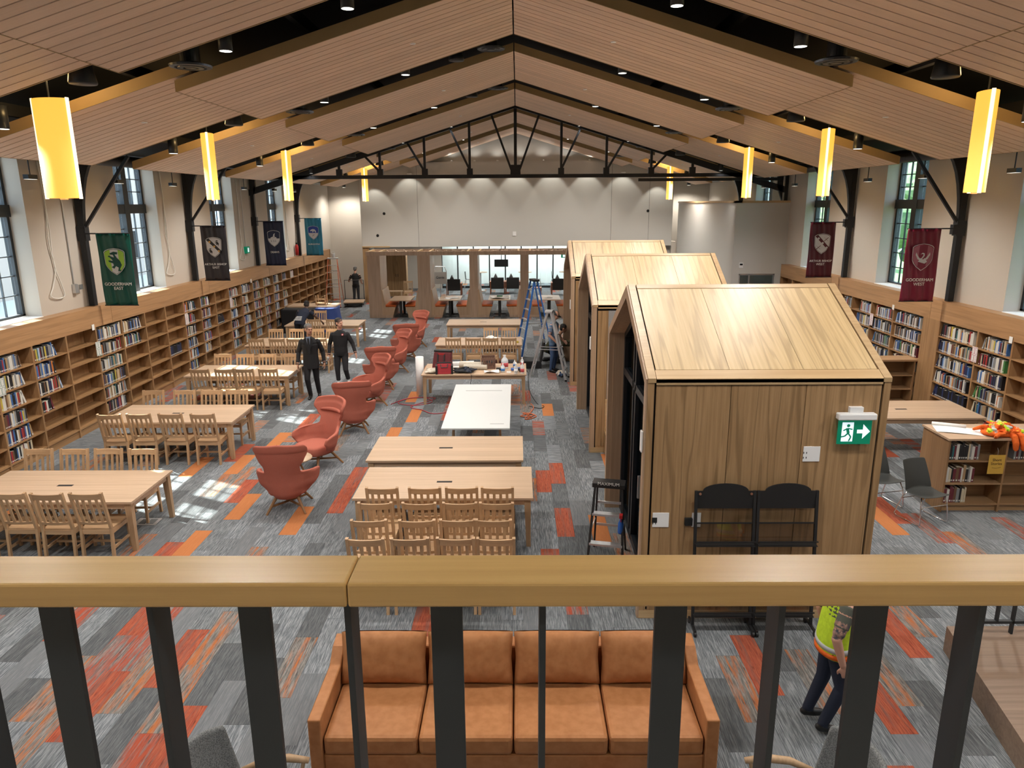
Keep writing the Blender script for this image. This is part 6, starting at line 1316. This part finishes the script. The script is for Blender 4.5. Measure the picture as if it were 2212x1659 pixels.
# 4 man far left with the cart (back to the camera)
B = Body(); nk, k = stand(B, 1.72, [((-.10, -.01, .50), (-.11, .03, .085)), ((.10, -.01, .50), (.12, .03, .085))], [((-.26, -.05, 1.14), (-.22, -.2, 1.0), (0, -1, -.2), (0, -.2, -1)), ((.34, -.05, 1.16), (.42, -.22, 1.08), (.2, -1, -.1), (0, -.2, -1))], (0, 0), sleeve='short')
B.head(nk + Vector((0, -.04, .172 * k)), (0, -.9, -.4), (0, -.2, 1), 'skin', 'hair', k); B.eyes = []
B.build('person', 'man in a black tee holding the cart handle, back turned, far left', (-7.62, 34.1, 0), PI - .1, dict(top='blk', leg='charc', skin='skinl', hair='hairg', shoe='shoe', lip='lipm'))
# 5 man with the cap (facing +x)
B = Body(); nk, k = stand(B, 1.70, [((-.10, -.02, .50), (-.10, .02, .085)), ((.11, -.04, .50), (.13, .04, .085))], [((-.28, .0, 1.12), (-.24, -.22, .92), (.1, -1, -.6), (1, 0, 0)), ((.28, .02, 1.12), (.24, -.22, .90), (-.1, -1, -.6), (-1, 0, 0))], (0, -.02), sleeve='short', bulk=1.08)
B.head(nk + Vector((0, -.05, .172 * k)), (0, -.85, -.5), (0, -.35, .95), 'skin', 'hair', k, bald=True)
t = B.build('person', 'man in blue tee, jeans and black cap looking down by the pod', (.98, 19.75, 0), PI / 2 - .45, dict(top='blue', leg='denim', skin='skinl', hair='hairg', shoe='shoe', lip='lipm'))
c = MB(); c.grid(lambda u, v: (.092 * math.cos(u * 2 * PI) * math.cos(v * PI / 2), .108 * math.sin(u * 2 * PI) * math.cos(v * PI / 2), .085 * math.sin(v * PI / 2)), 18, 6, True); c = c.build('cap_crown', 'dark', t, True); c.location = (0, -.05 * k, nk.z + .187 * k + .015); c.rotation_euler = (.38, 0, 0)
c = MB(); c.prism([(-.075, -.08), (.075, -.08), (.06, -.17), (0, -.19), (-.06, -.17)], 0, .008, 'z'); c = c.build('cap_brim', 'dark', t); c.location = (0, -.06 * k, nk.z + .187 * k + .015); c.rotation_euler = (.45, 0, 0)
# 6 person kneeling at the pod door in camouflage (facing +x)
B = Body(); pel = Vector((0, .12, .42)); ch = Vector((0, -.12, .74)); nk = Vector((0, -.22, .86))
B.loft([(pel + Vector((0, .03, -.1)), .16, .13), (pel, .17, .13), (pel.lerp(ch, .5), .165, .12), (ch, .185, .12), (nk, .07, .07)], (1, 0, 0), 'top'); B.tube([nk, nk + Vector((0, -.06, .07))], [.056, .052], 'skin')
for s, kn, an in ((-1, (-.16, -.28, .44), (-.17, -.18, .08)), (1, (.15, -.22, .08), (.15, .22, .08))): B.tube([(s * .1, .1, .38), kn, an], [.1, .07, .05], 'leg'); B.tube([Vector(an) + Vector((0, .04, -.03)), Vector(an) + Vector((0, -.1, -.04))], [.042, .035], 'shoe')
for s, el, wr in ((-1, (-.27, -.3, .6), (-.15, -.52, .55)), (1, (.27, -.32, .62), (.12, -.55, .6))):
    sh = ch + Vector((s * .18, -.03, .05)); B.tube([sh, el, wr], [.066, .052, .04], 'top'); B.hand(wr, (-s * .2, -1, 0), (0, 0, -1), 'skin')
B.head(nk + Vector((0, -.12, .16)), (0, -.9, -.35), (0, -.3, .95), 'skin', 'hair')
B.build('person', 'person in camouflage kneeling at the farthest pod, behind the capped man', (1.0, 20.95, 0), PI / 2, dict(top='camo', leg='charc', skin='skinm', hair='hair', shoe='shoe', lip='lipm'))
# 7 worker in the hi-vis vest, lower right (facing +x, walking)
B = Body(); nk, k = stand(B, 1.66, [((-.10, -.08, .50), (-.09, .05, .10)), ((.09, .03, .50), (.10, .14, .12))], [((-.27, .08, 1.12), (-.27, .0, .86), (0, -.35, -1), (1, -.1, 0)), ((.27, .06, 1.13), (.3, -.02, .88), (0, -.2, -1), (-1, 0, 0))], (0, -.03), sleeve='short', bulk=1.05)
B.head(nk + Vector((0, -.04, .175 * k)), (0, -1, -.1), (0, 0, 1), 'skin', 'hair', k)
sh = Vector((-.185, -.03, 1.415)) * k; el = Vector((-.27, .08, 1.12)) * k; B.tube([sh.lerp(el, .5), sh.lerp(el, .86)], [.053, .051], 'tatt')
B.loft([(Vector((0, 0, .84)) * k, .19, .14), (Vector((0, 0, 1.0)) * k, .19, .145), (Vector((0, -.02, 1.2)) * k, .185, .14), (Vector((0, -.03, 1.36)) * k, .17, .125)], (1, 0, 0), 'vest')
t = B.build('person', 'worker in lime safety vest walking behind the railing at lower right', (2.75, 5.6, 0), PI / 2 - .1, dict(top='olive', leg='navy', skin='skinl', hair='hair', shoe='shoe', lip='lipm', vest='hvy', tatt='tatt'))
for n, z0, z1, e, m in (('hem_band', .80, .84, .012, 'hvo'), ('reflective_band', .86, .90, .012, 'reflect')):
    b = MB(); b.lathe([(1, z0), (1.01, (z0 + z1) / 2), (1, z1)], 28, (0, -.005, 0), .19 + e, .145 + e); b.build(n, m, t, True)
for s in (-1, 1): MB().box(s * .08 - .025, s * .08 + .025, -.165, -.148, .85, 1.3).build('chest_stripe', 'hvo', t)
